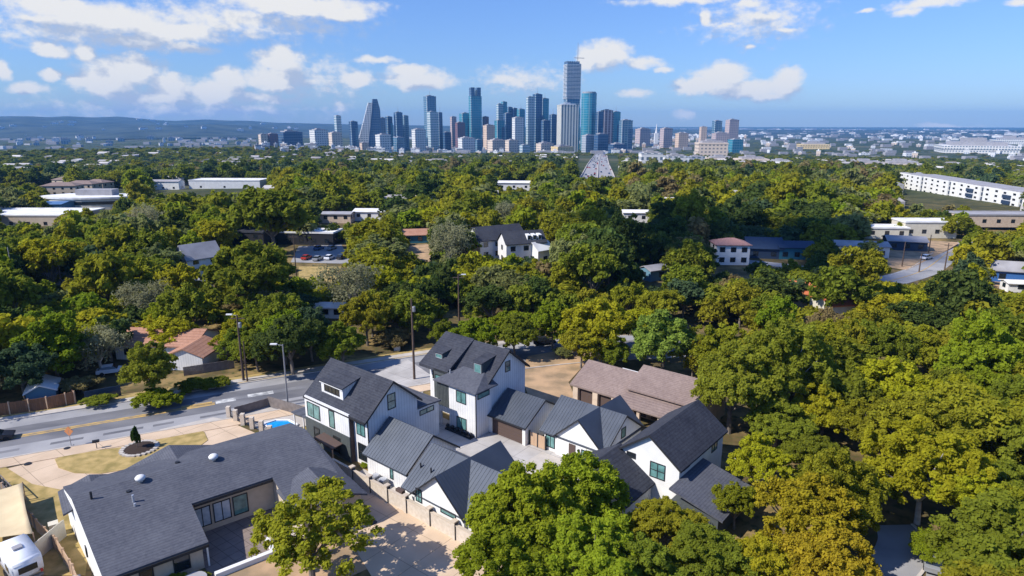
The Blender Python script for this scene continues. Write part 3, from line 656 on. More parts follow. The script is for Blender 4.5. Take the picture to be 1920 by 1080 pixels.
sheet('court_paving', C_([(-80, 59), (-74, 56), (-64, 54.2), (-51, 52.3), (-36, 52.3), (-36, 63.8), (-57, 64), (-62, 61.5), (-72, 62.5), (-78, 72), (-88, 75), (-86, 62)]), .05, 'concrete')
sheet('court_paving', C_([(-47.6, 53), (-38, 53), (-38, 63), (-47.6, 63)]), .06, 'sidewalk')
sheet('driveway', C_([(-62, 42.2), (-36, 42.2), (-36, 35.0), (-44, 32.5), (-49, 34.2), (-60, 39.2)]), .05, 'tandrive')
sheet('side_path', C_([(-62, 42.2), (-36, 42.2), (-36, 45), (-62, 45)]), .045, 'sidewalk')
sheet('pool_deck', C_([(-88.6, 42.2), (-75, 42.2), (-75, 49.4), (-88.6, 47.2)]), .05, 'sidewalk')
sheet('yard_lawn', C_([(-78.2, 43), (-75.2, 43), (-75.2, 49), (-78.2, 48.6)]), .07, 'drygrass')
sheet('bare_dirt', P_((975, 700), (990, 668), (1060, 656), (1170, 652), (1180, 664), (1110, 668), (1066, 717), (1085, 760), (1030, 770), (990, 740)), .05, 'dirt')
sheet('terrace', [L2W(*q) for q in [(11.2, 60), (20.2, 60), (20.2, 68.2), (11.2, 68.2)]], .05, 'terrace')
sheet('garden_soil', [L2W(*q) for q in [(12, 52), (28, 52), (28, 60), (17.5, 60), (17.5, 59.6), (12, 59.6)]], .035, 'dirt')
sheet('garden_gravel', [L2W(*q) for q in [(17.5, 60), (20, 60), (22, 60), (20, 64), (17.5, 63)]], .08, 'sidewalk')
strip('lane', [G(1600, 1120), G(1672, 1060), G(1690, 1030), G(1688, 1005), G(1670, 985)], -2.2, 2.2, .04, 'asphalt_old')
strip('kerb', [G(1600, 1120), G(1672, 1060), G(1690, 1030), G(1688, 1005), G(1670, 985)], -2.5, -2.2, .16, 'sidewalk', th=.2)
sheet('car_park', P_((1735, 1090), (1740, 1035), (1830, 1030), (1850, 1090)), .04, 'asphalt_old')
# street on the right with its bare lot
RR = [(104, 176), (122, 190), (148.5, 219), (170, 240), (200, 262)]
strip('road', RR, -4.2, 4.2, .05, 'asphalt_old'); strip('road_marking', RR, -.15, .15, .07, 'yellowpaint')
strip('road_marking', RR, 3.6, 3.8, .07, 'whitepaint')
sheet('bare_dirt', P_((1660, 500), (1668, 470), (1700, 450), (1760, 452), (1800, 455), (1775, 470), (1700, 507)), .06, 'dirt')
sheet('bare_dirt', P_((1780, 520), (1800, 480), (1860, 490), (1900, 480), (1930, 500), (1900, 540), (1820, 540)), .06, 'dirt')
strip('side_street', [(104, 176), (96, 185), (84, 196), (70, 205)], -3, 3, .045, 'asphalt_old')
sheet('bare_dirt', P_((770, 460), (840, 455), (850, 480), (780, 520), (740, 495)), .06, 'dirt')
sheet('car_park', P_((545, 492), (560, 462), (640, 458), (660, 495)), .06, 'asphalt_old')
sheet('yard_lawn', P_((560, 500), (640, 500), (620, 545), (560, 545)), .05, 'drygrass')

# ================================================================== SMALL THINGS IN THE FOREGROUND
def vtop(base, px, py):
    d = ray(px, py); t = math.hypot(base[0], base[1]) / math.hypot(d[0], d[1]); return H + d[2] * t
boardfence('board_fence', [tuple(G(-60, 880)[:2]), tuple(G(8, 930)[:2]), tuple(G(35, 960)[:2]), tuple(G(70, 995)[:2])], 'weathered board fence running down between the side lawn and the tan shade cloth', 1.6, 'wood_grey', 'wood_tan')
boardfence('board_fence', [tuple(G(72, 998)[:2]), tuple(G(110, 1035)[:2]), tuple(G(140, 1085)[:2]), tuple(G(150, 1110)[:2])], 'pale tan board fence between the white camper and the long grey roofed house', 1.5, 'wood_tan', 'wood_tan')
boardfence('side_gate', [tuple(L2W(1.2, 76.5)[:2]), tuple(L2W(-1.8, 73.2)[:2])], 'cream board gate against the white gable end of the long grey roofed house', 2.0, 'cream', cat='gate', posts=False)
q = MB(); e = empty('timber_trellis', G(15, 930), R(-38), 'dark timber trellis frame behind the tan shade cloth at the left edge', 'trellis')
for i in range(5): q.box(-3 + i * 1.3, -2.9 + i * 1.3, -.1, 0, 0, 2.2)
for z in (.5, 1.3, 2.1): q.box(-3, 2.3, -.04, .04, z, z + .09)
q.build('frame', 'wood_grey', e)
def shade_cloth():
    c = G(28, 960, 2.4); e = empty('shade_cloth', (c.x, c.y, 0), 0, 'tan shade cloth stretched beside the white camper', 'shade cloth')
    cs = [G(-60, 930, 2.3), G(42, 905, 2.5), G(62, 1000, 2.5), G(-60, 1022, 2.3)]
    n = 10; vs = []
    for i in range(n + 1):
        for j in range(n + 1):
            u, v = i / n, j / n
            p = cs[0] * (1 - u) * (1 - v) + cs[1] * u * (1 - v) + cs[2] * u * v + cs[3] * (1 - u) * v
            sag = .55 * math.sin(math.pi * u) * math.sin(math.pi * v)
            ctr = (cs[0] + cs[1] + cs[2] + cs[3]) / 4
            edge = .07 * (math.sin(math.pi * u) if v in (0, 1) else 0) + .07 * (math.sin(math.pi * v) if u in (0, 1) else 0)
            p = p.lerp(ctr, edge); vs.append((p.x - c.x, p.y - c.y, p.z - sag))
    q = MB(); q.add(vs, [(i * (n + 1) + j, (i + 1) * (n + 1) + j, (i + 1) * (n + 1) + j + 1, i * (n + 1) + j + 1) for i in range(n) for j in range(n)])
    o = q.build('cloth', 'tarp', e, smooth=True); md = o.modifiers.new('th', 'SOLIDIFY'); md.thickness = .02
    for p in cs:
        q = MB(); q.tube((p.x - c.x, p.y - c.y, 0), (p.x - c.x, p.y - c.y, p.z + .1), .05); q.build('post', 'wood_tan', e)
shade_cloth()
def camper():
    e = empty('camper', G(38, 1050, 1.3) - Vector((0, 0, 1.3)), R(-40), 'white rounded camper trailer with a dark rear window parked beside the tan fence', 'camper trailer')
    q = MB(); q.extr('y', -1.25, 1.25, [(-2.7, .5), (2.3, .5), (2.65, 1.1), (2.6, 2.2), (2.3, 2.65), (-2.2, 2.7), (-2.7, 2.35), (-2.85, 1.4)])
    q.build('body', 'carwhite', e, bevel=.16, smooth=True)
    q = MB(); q.box(2.56, 2.68, -.75, .75, 1.35, 1.95); q.build('window', 'glass_dark', e)
    for x in (-1.6, 1.1):
        q = MB(); q.box(x - .5, x + .5, -1.29, -1.2, 1.3, 1.95); q.build('window', 'glass_dark', e)
    q = MB(); q.box(-.3, .5, -.45, .35, 2.66, 2.86); q.build('roof_hatch', 'greyroof', e, bevel=.04)
    for y in (-1.27, 1.25):
        q = MB(); q.box(-2.5, 2.3, y, y + .03, .95, 1.1); q.build('stripe', 'greyroof', e)
    for y in (-1.2, 1.2):
        for x in (-.5, .3):
            q = MB(); q.tube((x, y - .12, .35), (x, y + .12, .35), .35, n=14); q.build('wheel', 'rubber', e)
    q = MB(); q.box(2.3, 2.72, -1.1, 1.1, .4, .55); q.build('bumper', 'polegrey', e)
    for y in (-1.0, 1.0):
        q = MB(); q.box(2.6, 2.7, y - .1, y + .1, .8, 1.1); q.build('tail_light', 'red', e)
camper()
# bins by the gate
e = empty('utility_box', L2W(.3, 77.6), LR, 'pale green utility box beside the front corner of the long grey roofed house', 'utility box'); q = MB(); q.box(-.4, .4, -.4, .4, 0, 1.3); q.box(-.45, .45, -.45, .45, 1.3, 1.42); q.build('casing', 'cream', e)

M['paintdark'] = mat('black_car_paint', (.02, .02, .025), .25, spec=.6)
M['paintblue'] = mat('blue_car_paint', (.04, .09, .2), .3, spec=.6)
M['paintsilver'] = mat('silver_car_paint', (.42, .43, .45), .3, metal=.5, spec=.6)
M['paintred'] = mat('red_car_paint', (.4, .03, .02), .3, spec=.6)
def make_car(paint):
    e = empty('parked_car', (0, 0, 0))
    q = MB(); q.extr('y', -.9, .9, [(-2.25, .35), (2.2, .35), (2.28, .75), (1.1, .98), (.55, 1.02), (-1.75, 1.05), (-2.28, .95)]); q.build('body', paint, e, bevel=.06)
    q = MB(); q.add([(-1.9, -.84, 1.02), (1.0, -.84, 1.0), (1.0, .84, 1.0), (-1.9, .84, 1.02), (-1.35, -.68, 1.5), (.3, -.68, 1.5), (.3, .68, 1.5), (-1.35, .68, 1.5)],
                    [(0, 1, 5, 4), (1, 2, 6, 5), (2, 3, 7, 6), (3, 0, 4, 7), (0, 3, 2, 1), (4, 5, 6, 7)]); g = q.build('windows', 'glass_dark', e)
    q = MB(); q.box(-1.32, .28, -.66, .66, 1.49, 1.56); q.build('roof', paint, e)
    for x in (-1.4, 1.4):
        for y in (-.82, .82):
            q = MB(); q.tube((x, y - .1, .33), (x, y + .1, .33), .33, n=12); q.build('wheel', 'rubber', e)
    return e
def copy_tree(o, parent=None):
    c = o.copy(); COL.objects.link(c); c.parent = parent
    for ch in list(o.children): copy_tree(ch, c)
    return c
cars = {k: make_car(k) for k in ('paintdark', 'carwhite', 'paintblue', 'paintsilver', 'paintred')}
used = set()
def car(kind, loc, rz, label, group='parked cars'):
    o = cars[kind] if kind not in used else copy_tree(cars[kind]); used.add(kind)
    o.location = loc; o.rotation_euler = (0, 0, rz); tag(o, label, 'car', group); return o
car('paintdark', G(-9, 826), R(26), 'black car on the road cut off by the left edge of the photo', 'cars on the road')
for px, py, kd, rz, lb in ((575, 486, 'paintred', 80, 'red car in the car park behind the trees, upper left'), (596, 488, 'paintsilver', 80, 'silver car in the car park next to the red car'),
                           (618, 486, 'carwhite', 80, 'white car in the car park, second from its right end'), (640, 485, 'paintdark', 80, 'black car at the right end of the car park'),
                           (598, 468, 'paintblue', 75, 'blue car in the back row of the car park, left one'), (622, 468, 'paintsilver', 75, 'silver car in the back row of the car park, right one'),
                           (1737, 486, 'carwhite', 30, 'white car parked on the bare dirt lot beside the right-hand street'),
                           (210, 700, 'carwhite', 25, 'white car parked behind the blue shed and brown shrub'),
                           (1750, 1058, 'paintsilver', 60, 'silver car under the trees at the bottom right'),
                           (1785, 1062, 'paintdark', 60, 'black car under the trees at the bottom right'),
                           (1020, 645, 'paintdark', 10, 'dark car on the road behind the bare dirt lot')):
    car(kd, G(px, py, .06), R(rz), lb)
# road works sign, mailbox, planting ring
b = G(134, 838); e = empty('roadwork_sign', b, 0, 'orange diamond road works sign on a thin stand at the near edge of the road', 'road sign')
q = MB(); q.tube((0, 0, 0), (0, 0, 2.5), .04); q.build('pole', 'polegrey', e)
q = MB(); q.add([(0, -.03, 1.6), (.6, -.03, 2.3), (0, -.03, 3.0), (-.6, -.03, 2.3), (0, .03, 1.6), (.6, .03, 2.3), (0, .03, 3.0), (-.6, .03, 2.3)], [(0, 1, 2, 3), (7, 6, 5, 4), (0, 4, 5, 1), (1, 5, 6, 2), (2, 6, 7, 3), (3, 7, 4, 0)]); q.build('sign_panel', 'orange', e)
q = MB(); q.box(-.5, .5, -.05, .05, 0, .1); q.box(-.05, .05, -.5, .5, 0, .1); q.build('foot', 'trim', e)
b = G(182, 842); e = empty('mailbox', b, R(25), 'dark mailbox on a thin post between the road and the dry lawn', 'mailbox')
q = MB(); q.box(-.05, .05, -.05, .05, 0, 1.0); q.build('post', 'polegrey', e); q = MB(); q.extr('x', -.4, .4, [(-.18, 1), (.18, 1), (.18, 1.2), (.1, 1.34), (-.1, 1.34), (-.18, 1.2)]); q.build('box', 'trim', e)
b = G(262, 843); e = empty('planting_ring', b, 0, 'round bed of dark mulch with a pale stone edging on the dry lawn', 'planting bed')
q = MB(); q.lathe((0, 0, 0), [(2.0, 0), (2.0, .22), (1.2, .32), (.1, .35)], 24); q.build('mulch', 'mulch', e)
q = MB(); n = 22
for i in range(n):
    a = 2 * math.pi * i / n; q.box(2.1 * math.cos(a) - .28, 2.1 * math.cos(a) + .28, 2.1 * math.sin(a) - .2, 2.1 * math.sin(a) + .2, 0, .3)
q.build('stone_edging', 'sidewalk', e)
for px, py in ((52, 871), (126, 842)):
    b = G(px, py); q = MB(); q.lathe((0, 0, 0), [(.4, .0), (.4, .16), (.1, .18)], 12); o_ = q.build('manhole_cover', 'trim'); o_.location = b
    tag(o_, 'dark round cover in the tan driveway by the road' if px == 52 else 'dark round cover at the edge of the road below the orange sign', 'cover')
b = S2W(-52, 38.5); q = MB(); q.lathe((0, 0, 0), [(.45, .0), (.45, .08), (.1, .09)], 12); o_ = q.build('drain_cover', 'trim'); o_.location = b; tag(o_, 'dark drain cover in the tan driveway below the stone wall', 'cover')
b = G(745, 656); e = empty('kerbside_box', b, 0, 'white cabinet standing across the road behind the two tall houses', 'cabinet'); q = MB(); q.box(-.55, .55, -.45, .45, 0, 1.5); q.box(-.6, .6, -.5, .5, 1.5, 1.6); q.build('casing', 'whiteroof', e)

def pole(base, tx, ty, r, m, label, lamp=None, arm=False, name='utility_pole', cat='utility pole', gear=False):
    b = G(*base) if isinstance(base, tuple) else base; h = vtop(b, tx, ty)
    e = empty(name, b, 0, label, cat, 'poles along the streets' if 0 else None)
    q = MB(); q.tube((0, 0, 0), (0, 0, h), r, r * .6, n=8); q.build('pole', m, e)
    if arm:
        q = MB(); q.box(-1.2, 1.2, -.07, .07, h - .7, h - .55); q.build('crossarm', m, e)
    if lamp:
        q = MB(); q.tube((0, 0, h - .15), (lamp, 0, h + .05), .05); q.build('lamp_arm', 'polegrey', e)
        q = MB(); q.box(lamp - .55, lamp + .45, -.18, .18, h - .02, h + .14); q.build('lamp_head', 'whiteroof', e)
    if gear:
        q = MB(); q.lathe((.35, 0, h - 2.2), [(.25, 0), (.27, .1), (.27, .8), (.2, .9)], 10); q.build('transformer', 'polegrey', e)
    return e
pole((457, 714), 446, 590, .24, 'pole', 'tall dark utility pole with a white lamp across the road, leftmost of the roadside poles', lamp=-1.2, arm=True, gear=True)
pole((464, 716), 453, 640, .16, 'pole', 'shorter dark pole standing right against the tall one with the white lamp')
pole((540, 760), 538, 645, .15, 'polegrey', 'slender grey street light pole in front of the left white house', lamp=-1.3, name='street_lamp', cat='street lamp')
pole((777, 711), 775, 560, .22, 'pole', 'tall brown utility pole rising between the two tall white houses', arm=False, gear=True)
pole((861, 604), 860, 515, .22, 'pole', 'utility pole with a white double lamp and crossarm among the trees above the tallest house', lamp=1.2, arm=True)
pole(G(120, 560), 117, 468, .2, 'pole', 'grey topped utility pole among the trees at the left', arm=True, gear=True)
pole((1691, 500), 1683, 452, .2, 'pole', 'utility pole at the left end of the bare dirt lot')
pole((1723, 510), 1726, 475, .2, 'pole', 'utility pole at the corner of the right-hand street')
pole((1771, 506), 1771, 455, .2, 'pole', 'utility pole beside the right-hand street, right of the white parked car', arm=True)
pole((1741, 474), 1741, 440, .2, 'pole', 'far utility pole at the back of the bare dirt lot')
pole(G(1560, 560), 1560, 482, .18, 'polegrey', 'grey pole in front of the dark blue houses', arm=True)
pole(G(556, 520), 554, 440, .18, 'pole', 'utility pole in front of the car park at the upper left', arm=True)
pole(G(35, 575), 33, 462, .14, 'bark_pale', 'pale leaning pole among the trees at the left edge')

# ================================================================== HOUSES AMONG THE TREES
def bhouse(name, loc, az, L, W, he, k, wm, rm, label, roof='gable', cat='house', win=3, o_=.5, storeys=1, ax='x'):
    e = empty(name, loc, R(90 - az), label, cat)
    w = MB(); f = MB()
    if roof == 'gable':
        gable_body(w, ax, -L / 2, L / 2, -W / 2, W / 2, he, k, z0=-1); gable_roof(f, ax, -L / 2, L / 2, -W / 2, W / 2, he, k, o=o_, og=.4, th=.22)
    elif roof == 'hip':
        w.box(-L / 2, L / 2, -W / 2, W / 2, -1, he); a, b_ = L / 2 + o_, W / 2 + o_; rr = max(.05, a - b_); z = he + k * b_
        f.add([(-a, -b_, he), (a, -b_, he), (a, b_, he), (-a, b_, he), (-rr, 0, z), (rr, 0, z), (-a, -b_, he - .2), (a, -b_, he - .2), (a, b_, he - .2), (-a, b_, he - .2)],
              [(0, 1, 5, 4), (1, 2, 5), (2, 3, 4, 5), (3, 0, 4), (6, 7, 1, 0), (7, 8, 2, 1), (8, 9, 3, 2), (9, 6, 0, 3), (9, 8, 7, 6)])
    else:
        w.box(-L / 2, L / 2, -W / 2, W / 2, -1, he); f.box(-L / 2 - .25, L / 2 + .25, -W / 2 - .25, W / 2 + .25, he, he + .25)
        for a in ((-L / 2 - .25, -L / 2, -W / 2 - .25, W / 2 + .25), (L / 2, L / 2 + .25, -W / 2 - .25, W / 2 + .25)): f.box(a[0], a[1], a[2], a[3], he + .25, he + .6)
        f.box(-L / 2, L / 2, -W / 2 - .25, -W / 2, he + .25, he + .6); f.box(-L / 2, L / 2, W / 2, W / 2 + .25, he + .25, he + .6)
    w.build('wall', wm, e); f.build('roof', rm, e)
    ln, wd = (L, W) if ax == 'x' else (L, W)
    for s in range(storeys):
        z = .9 + s * he / storeys if storeys > 1 else .9
        for i in range(win):
            window(e, (0, 0, 0), '-y', -W / 2, -L / 2 + L * (i + .5) / win, z, min(1.6, L / win * .6), min(1.5, he / storeys * .5), 0, pane='glass_dark')
        for i in range(max(1, win // 2)):
            n = max(1, win // 2); window(e, (0, 0, 0), '+x', L / 2, -W / 2 + W * (i + .5) / n, z, min(1.4, W / n * .5), min(1.5, he / storeys * .5), 0, pane='glass_dark')
            window(e, (0, 0, 0), '-x', -L / 2, -W / 2 + W * (i + .5) / n, z, min(1.4, W / n * .5), min(1.5, he / storeys * .5), 0, pane='glass_dark')
    return e
V = Vector
e = bhouse('bungalow', V((-65, 118, 0)), 94, 15, 9, 2.9, .38, 'white', 'shingle_orange', 'bungalow with a rust-brown shingle roof across the road at the left')
q = MB(); gable_body(q, 'y', -9, -2, 5.0, 11.5, 2.6, .4); q.build('wing_wall', 'white', e); q = MB(); gable_roof(q, 'y', -9, -2, 5.0, 11.5, 2.6, .4, o=.5); q.build('wing_roof', 'shingle_orange', e)
e = bhouse('garden_shed', G(84, 748), 62, 4.6, 3.8, 2.1, .5, 'bluepaint', 'whiteroof', 'blue garden shed with a pale roof behind the brown fence at the left', cat='shed', win=1, o_=.3, ax='y')
boardfence('wood_fence', [tuple(G(-40, 785)[:2]), tuple(G(20, 778)[:2]), tuple(G(90, 768)[:2]), tuple(G(142, 757)[:2]), tuple(G(118, 728)[:2])], 'brown board fence with pale posts beside the road in front of the blue shed', 2.0)
boardfence('wood_fence', [tuple(G(160, 755)[:2]), tuple(G(228, 742)[:2])], 'dark blue-grey covered fence right of the brown board fence', 1.8, 'darkblue', posts=False)
boardfence('wood_fence', [tuple(G(345, 705)[:2]), tuple(G(440, 690)[:2])], 'dark fence behind the hedge near the leftmost tall pole', 1.6, 'wood_grey', posts=False)
bhouse('gable_cottage', G(376, 512), 40, 10, 7, 5.2, 1.0, 'white_bright', 'greyroof', 'narrow white house with a steep grey roof among the trees at the upper left', storeys=2, win=2)
bhouse('annexe', G(376, 545), 40, 5, 4, 3.0, .3, 'cream', 'greyroof', 'small cream building just below the steep roofed white house', win=1)
bhouse('grey_roof_house', G(100, 545), 85, 16, 10, 2.6, .4, 'beige', 'greyroof', 'house with a wide pale grey-green hipped roof among the trees at the left', roof='hip')
bhouse('dark_building', G(478, 462), 100, 12, 8, 5.5, 0, 'trim', 'shingle', 'black flat roofed building left of the car park', roof='flat', cat='building', storeys=2, win=2)
bhouse('long_store', G(575, 455), 97, 24, 9, 4.2, 0, 'trim', 'whiteroof', 'dark building with a long white roof edge behind the car park', roof='flat', cat='building', win=5)
bhouse('tan_house', G(787, 452), 80, 13, 9, 3, .32, 'teal', 'shingle_orange', 'teal walled house with a pale rust roof, left of the navy roofed houses', win=3)
bhouse('navy_roof_house', G(930, 478), 60, 17, 10, 6.2, .7, 'white', 'shingle', 'white two-storey house with a wide black roof in the middle of the woods', storeys=2, win=4)
e = bhouse('navy_roof_house', G(978, 490), 70, 13, 8, 6.6, .75, 'white', 'shingle', 'white house in the woods with a black roof and three small dormer windows', storeys=2, win=3)
for x in (1.2, 3.0, 4.8):
    q = MB(); q.extr('x', x - .6, x + .6, [(-3.4, 7.2), (-.9, 9.0), (-3.4, 8.8)]); d_ = q.build('dormer', 'white_bright', e); window(d_, (0, 0, 0), '-y', -3.4, x, 7.5, .9, 1.1, 0, pane='glass_dark', bar=.07)
bhouse('white_cabin', G(1012, 492), 50, 6, 5, 4.5, .8, 'white_bright', 'whiteroof', 'small white gabled building right of the black roofed houses', win=1)
bhouse('tiled_villa', G(1366, 492), 92, 10, 8, 6.3, .35, 'white_bright', 'pinktile', 'white two-storey villa with a pink clay tile roof in the shaded woods', storeys=2, win=3, roof='hip')
bhouse('dark_blue_house', G(1428, 480), 100, 11, 9, 3.4, .6, 'darkblue', 'darkblue', 'dark blue house in the shaded woods, right of the pink tiled villa', win=2)
bhouse('dark_teal_house', G(1486, 482), 95, 11, 8, 3.8, .35, 'teal', 'darkblue', 'dark teal house beside the dark blue house in the shaded woods', win=3)
bhouse('low_white_house', G(1606, 478), 102, 17, 8, 3.6, .25, 'white_bright', 'greyroof', 'low white house with a grey roof left of the bare dirt lot', win=4)
bhouse('blue_grey_house', G(1694, 466), 108, 12, 9, 3.2, .25, 'darkblue', 'greyroof', 'blue walled house with a pale grey roof at the back of the bare dirt lot', win=3)
bhouse('white_roof_house', G(1652, 441), 95, 16, 9, 3.2, 0, 'cream', 'whiteroof', 'low building with a bright white roof above the bare dirt lot', roof='flat', win=3)
bhouse('flat_roof_house', G(1730, 438), 92, 20, 10, 5.0, 0, 'cream', 'whiteroof', 'cream flat roofed building right of the bright white roof', roof='flat', win=4)
bhouse('long_low_building', G(1880, 418), 92, 42, 12, 4, 0, 'tanwall', 'greyroof', 'long low grey roofed building at the right edge of the photo', roof='flat', cat='building', win=7)
bhouse('bright_blue_house', G(1893, 524), 110, 13, 9, 3.2, .4, 'bluebright', 'greyroof', 'bright blue house with a pale brown roof at the right edge', win=2)
bhouse('white_marquee', G(1905, 545), 100, 6, 4, 2.3, .2, 'whiteroof', 'whiteroof', 'white canopy roof in front of the bright blue house at the right edge', win=1, cat='canopy')
bhouse('tile_roof_house', G(1506, 575), 125, 11, 8, 4.2, .4, 'cream', 'orangetile', 'orange tile roof showing above the right-hand woods, left and longer of two', win=2)
bhouse('tile_roof_house', G(1564, 600), 80, 8, 7, 4.4, .4, 'cream', 'orangetile', 'orange tile roof showing above the right-hand woods, right and smaller of two', win=2)
bhouse('shed_house', G(1228, 522), 60, 8, 5, 3, .35, 'bluepaint', 'greyroof', 'small blue-grey shed in the gap left of the dark woods', win=1, cat='shed')
bhouse('white_shed', G(616, 592), 95, 8.5, 4, 2.4, .15, 'white_bright', 'whiteroof', 'white shed among the trees above the left white house, left of two', win=3, cat='shed')
bhouse('white_shed', G(693, 582), 85, 6, 4, 2.4, .15, 'white_bright', 'whiteroof', 'white shed among the trees above the left white house, right of two', win=2, cat='shed')
bhouse('white_roof_house', G(698, 408), 95, 15, 9, 3.2, .2, 'white', 'whiteroof', 'house with a bright white roof behind the woods, left of centre', win=3)
bhouse('tan_shop', G(625, 412), 92, 18, 8, 3, .15, 'tanwall', 'greyroof', 'row of low tan buildings behind the woods, left of the bright white roof', win=4, cat='building')
bhouse('white_roof_house', G(1192, 412), 95, 12, 8, 3.6, .2, 'white', 'whiteroof', 'small house with a white roof above the shaded woods', win=2)
bhouse('farm_shed', G(965, 353), 95, 24, 12, 4, .15, 'white', 'whiteroof', 'white roofed sheds in the woods below the dark downtown towers', win=3, cat='building')
# commercial strip on the left
bhouse('white_roof_store', GT(45, 418), 90, 62, 26, 5, 0, 'beige', 'whiteroof', 'big flat white roofed store at the left edge', roof='flat', cat='store', win=8)
bhouse('blue_roof_store', GT(28, 398), 88, 60, 14, 5, .12, 'bluepaint', 'blueroof', 'long blue roofed store behind the white roofed store at the left edge', cat='store', win=8)
def round_store():
    c = GT(158, 392); e = empty('rounded_office', c, R(0), 'tan office building with a rounded front and a white flat roof at the left', 'office building')
    pts = [(-25, 6)] + [(-24 + 46 * i / 10, 2 - 9 * math.sin(math.pi * (i + 1) / 13)) for i in range(11)] + [(26, 4), (22, 16), (-18, 17)]
    q = MB(); q.prism(pts, -2, 6.2); q.build('wall', 'cream', e)
    q = MB(); q.prism([(x * 1.04, y * 1.04 - .2) for x, y in pts], 6.2, 7.2); q.build('roof', 'whiteroof', e)
    q = MB(); q.box(-7, 14, 5, 12, 7.2, 10.5); q.build('penthouse', 'greyroof', e); q = MB(); q.prism([(x * 1.005, y * 1.01 - .1) for x, y in pts], 3.2, 4.9); q.build('window', 'glass_dark', e)
round_store()
for i, (px, py, L, lb) in enumerate(((120, 365, 24, 'leftmost of the brown roofed apartment blocks behind the rounded office'), (158, 361, 22, 'second from the left of the brown roofed apartment blocks behind the rounded office'),
                                      (186, 358, 18, 'third from the left of the brown roofed apartment blocks behind the rounded office'), (140, 352, 34, 'rearmost brown roofed apartment block behind the rounded office'))):
    o_ = bhouse('apartment_block', GT(px, py), 85 + 7 * i, L, 12, 7, .35, 'beige', 'shingle_brown', lb, roof='hip', cat='apartment block', win=4, storeys=2); o_['group'] = 'brown roofed apartment blocks'
for px, py, L, wm, rm, lb, rf in ((432, 352, 58, 'white', 'whiteroof', 'very long white roof in the trees, left of centre', 'flat'), (312, 355, 26, 'white_bright', 'greyroof', 'white house with a portico gable left of the very long white roof', 'gable'),
                            (286, 327, 18, 'tanwall', 'whiteroof', 'tan building with a white roof edge above the portico house', 'flat'), (305, 324, 16, 'white', 'whiteroof', 'white flat roofed building above the portico house, right of the tan one', 'flat'),
                            (35, 330, 22, 'bluepaint', 'blueroof', 'blue roofed house in the shade at the far left', 'gable'), (95, 338, 26, 'beige', 'greyroof', 'grey roofed house in the shade, right of the blue roofed house', 'gable'),
                            (33, 352, 44, 'white', 'greyroof', 'long grey and white block at the far left', 'flat'), (145, 343, 26, 'trim', 'whiteroof', 'dark building with a thin white roof behind the apartment blocks', 'flat'),
                            (445, 302, 22, 'white', 'whiteroof', 'small white roof alone in the far trees, left of centre', 'flat'), (292, 290, 16, 'white', 'whiteroof', 'small white building in the far trees above the curved road', 'gable'),
                            (52, 272, 30, 'white', 'greyroof', 'pale building in the far trees near the left edge', 'gable'), (960, 330, 26, 'greyroof', 'greyroof', 'grey roofed building in the trees left of the highway', 'gable'),
                            (1005, 328, 30, 'white', 'whiteroof', 'white roofed building in the trees left of the highway', 'flat'), (1040, 330, 22, 'cream', 'whiteroof', 'cream building in the trees just left of the highway', 'flat'),
                            (250, 318, 20, 'orangetile', 'orangetile', 'small orange roof in the far trees at the left', 'gable'),(1600, 375, 14, 'cream', 'shingle_brown', 'small cream house with a brown roof in the trees left of the long white apartments', 'hip')):
    bhouse('far_house', GT(px, py), 92, L, max(8, L * .35), 6.5, .25, wm, rm, lb, roof=rf, cat='building', win=3)
cr = [GT(205, 352), GT(216, 346), GT(226, 341), GT(228, 337), GT(216, 332), GT(200, 330)]
strip('lane', cr, -4, 4, .3, 'sidewalk', th=.4)
# long white apartments on the right
def long_flats():
    a = GT(1705, 352); b = GT(1990, 396); c = (a + b) / 2; d = b - a; e = empty('white_apartments', (c.x, c.y, a.z), math.atan2(d.y, d.x), 'long white four-storey apartment building with dark blue balconies at the right edge', 'apartment building')
    L = math.hypot(d.x, d.y); q = MB(); n = 9
    for i in range(n):
        x0 = -L / 2 + L * i / n; q.box(x0, x0 + L / n - 1.2, -9 - (i % 2) * 1.2, 9, -3, 12.5); q.box(x0 + L / n - 1.2, x0 + L / n, -8, 9, -3, 12.2)
    q.build('wall', 'white_bright', e)
    q = MB()
    for i in range(n):
        x0 = -L / 2 + L * i / n; q.box(x0 + .3, x0 + L / n - 1.5, -8.7 - (i % 2) * 1.2, 8.7, 12.5, 13.0)
    q.build('roof', 'greyroof', e)
    for i in range(n):
        x0 = -L / 2 + L * i / n; y = -9 - (i % 2) * 1.2
        for s in range(4):
            for j in range(2):
                xx = x0 + (L / n - 1.2) * (j + .5) / 2
                window(e, (0, 0, 0), '-y', y, xx, .8 + s * 3.1, 3.2, 1.5, 0, frame='whiteroof', pane='glass_dark')
        for s in range(4):
            q = MB(); q.box(x0 + L / n - 1.25, x0 + L / n + .05, -9.4, -8.1, .4 + s * 3.1, 2.3 + s * 3.1); q.build('balcony', 'darkblue', e)
        if i in (5, 7, 8):
            for s in range(3): q = MB(); q.box(x0 + 4, x0 + 12, y - 1.0, y - .1, 1 + s * 3.4, 3 + s * 3.4); q.build('balcony', 'darkblue', e)
long_flats()

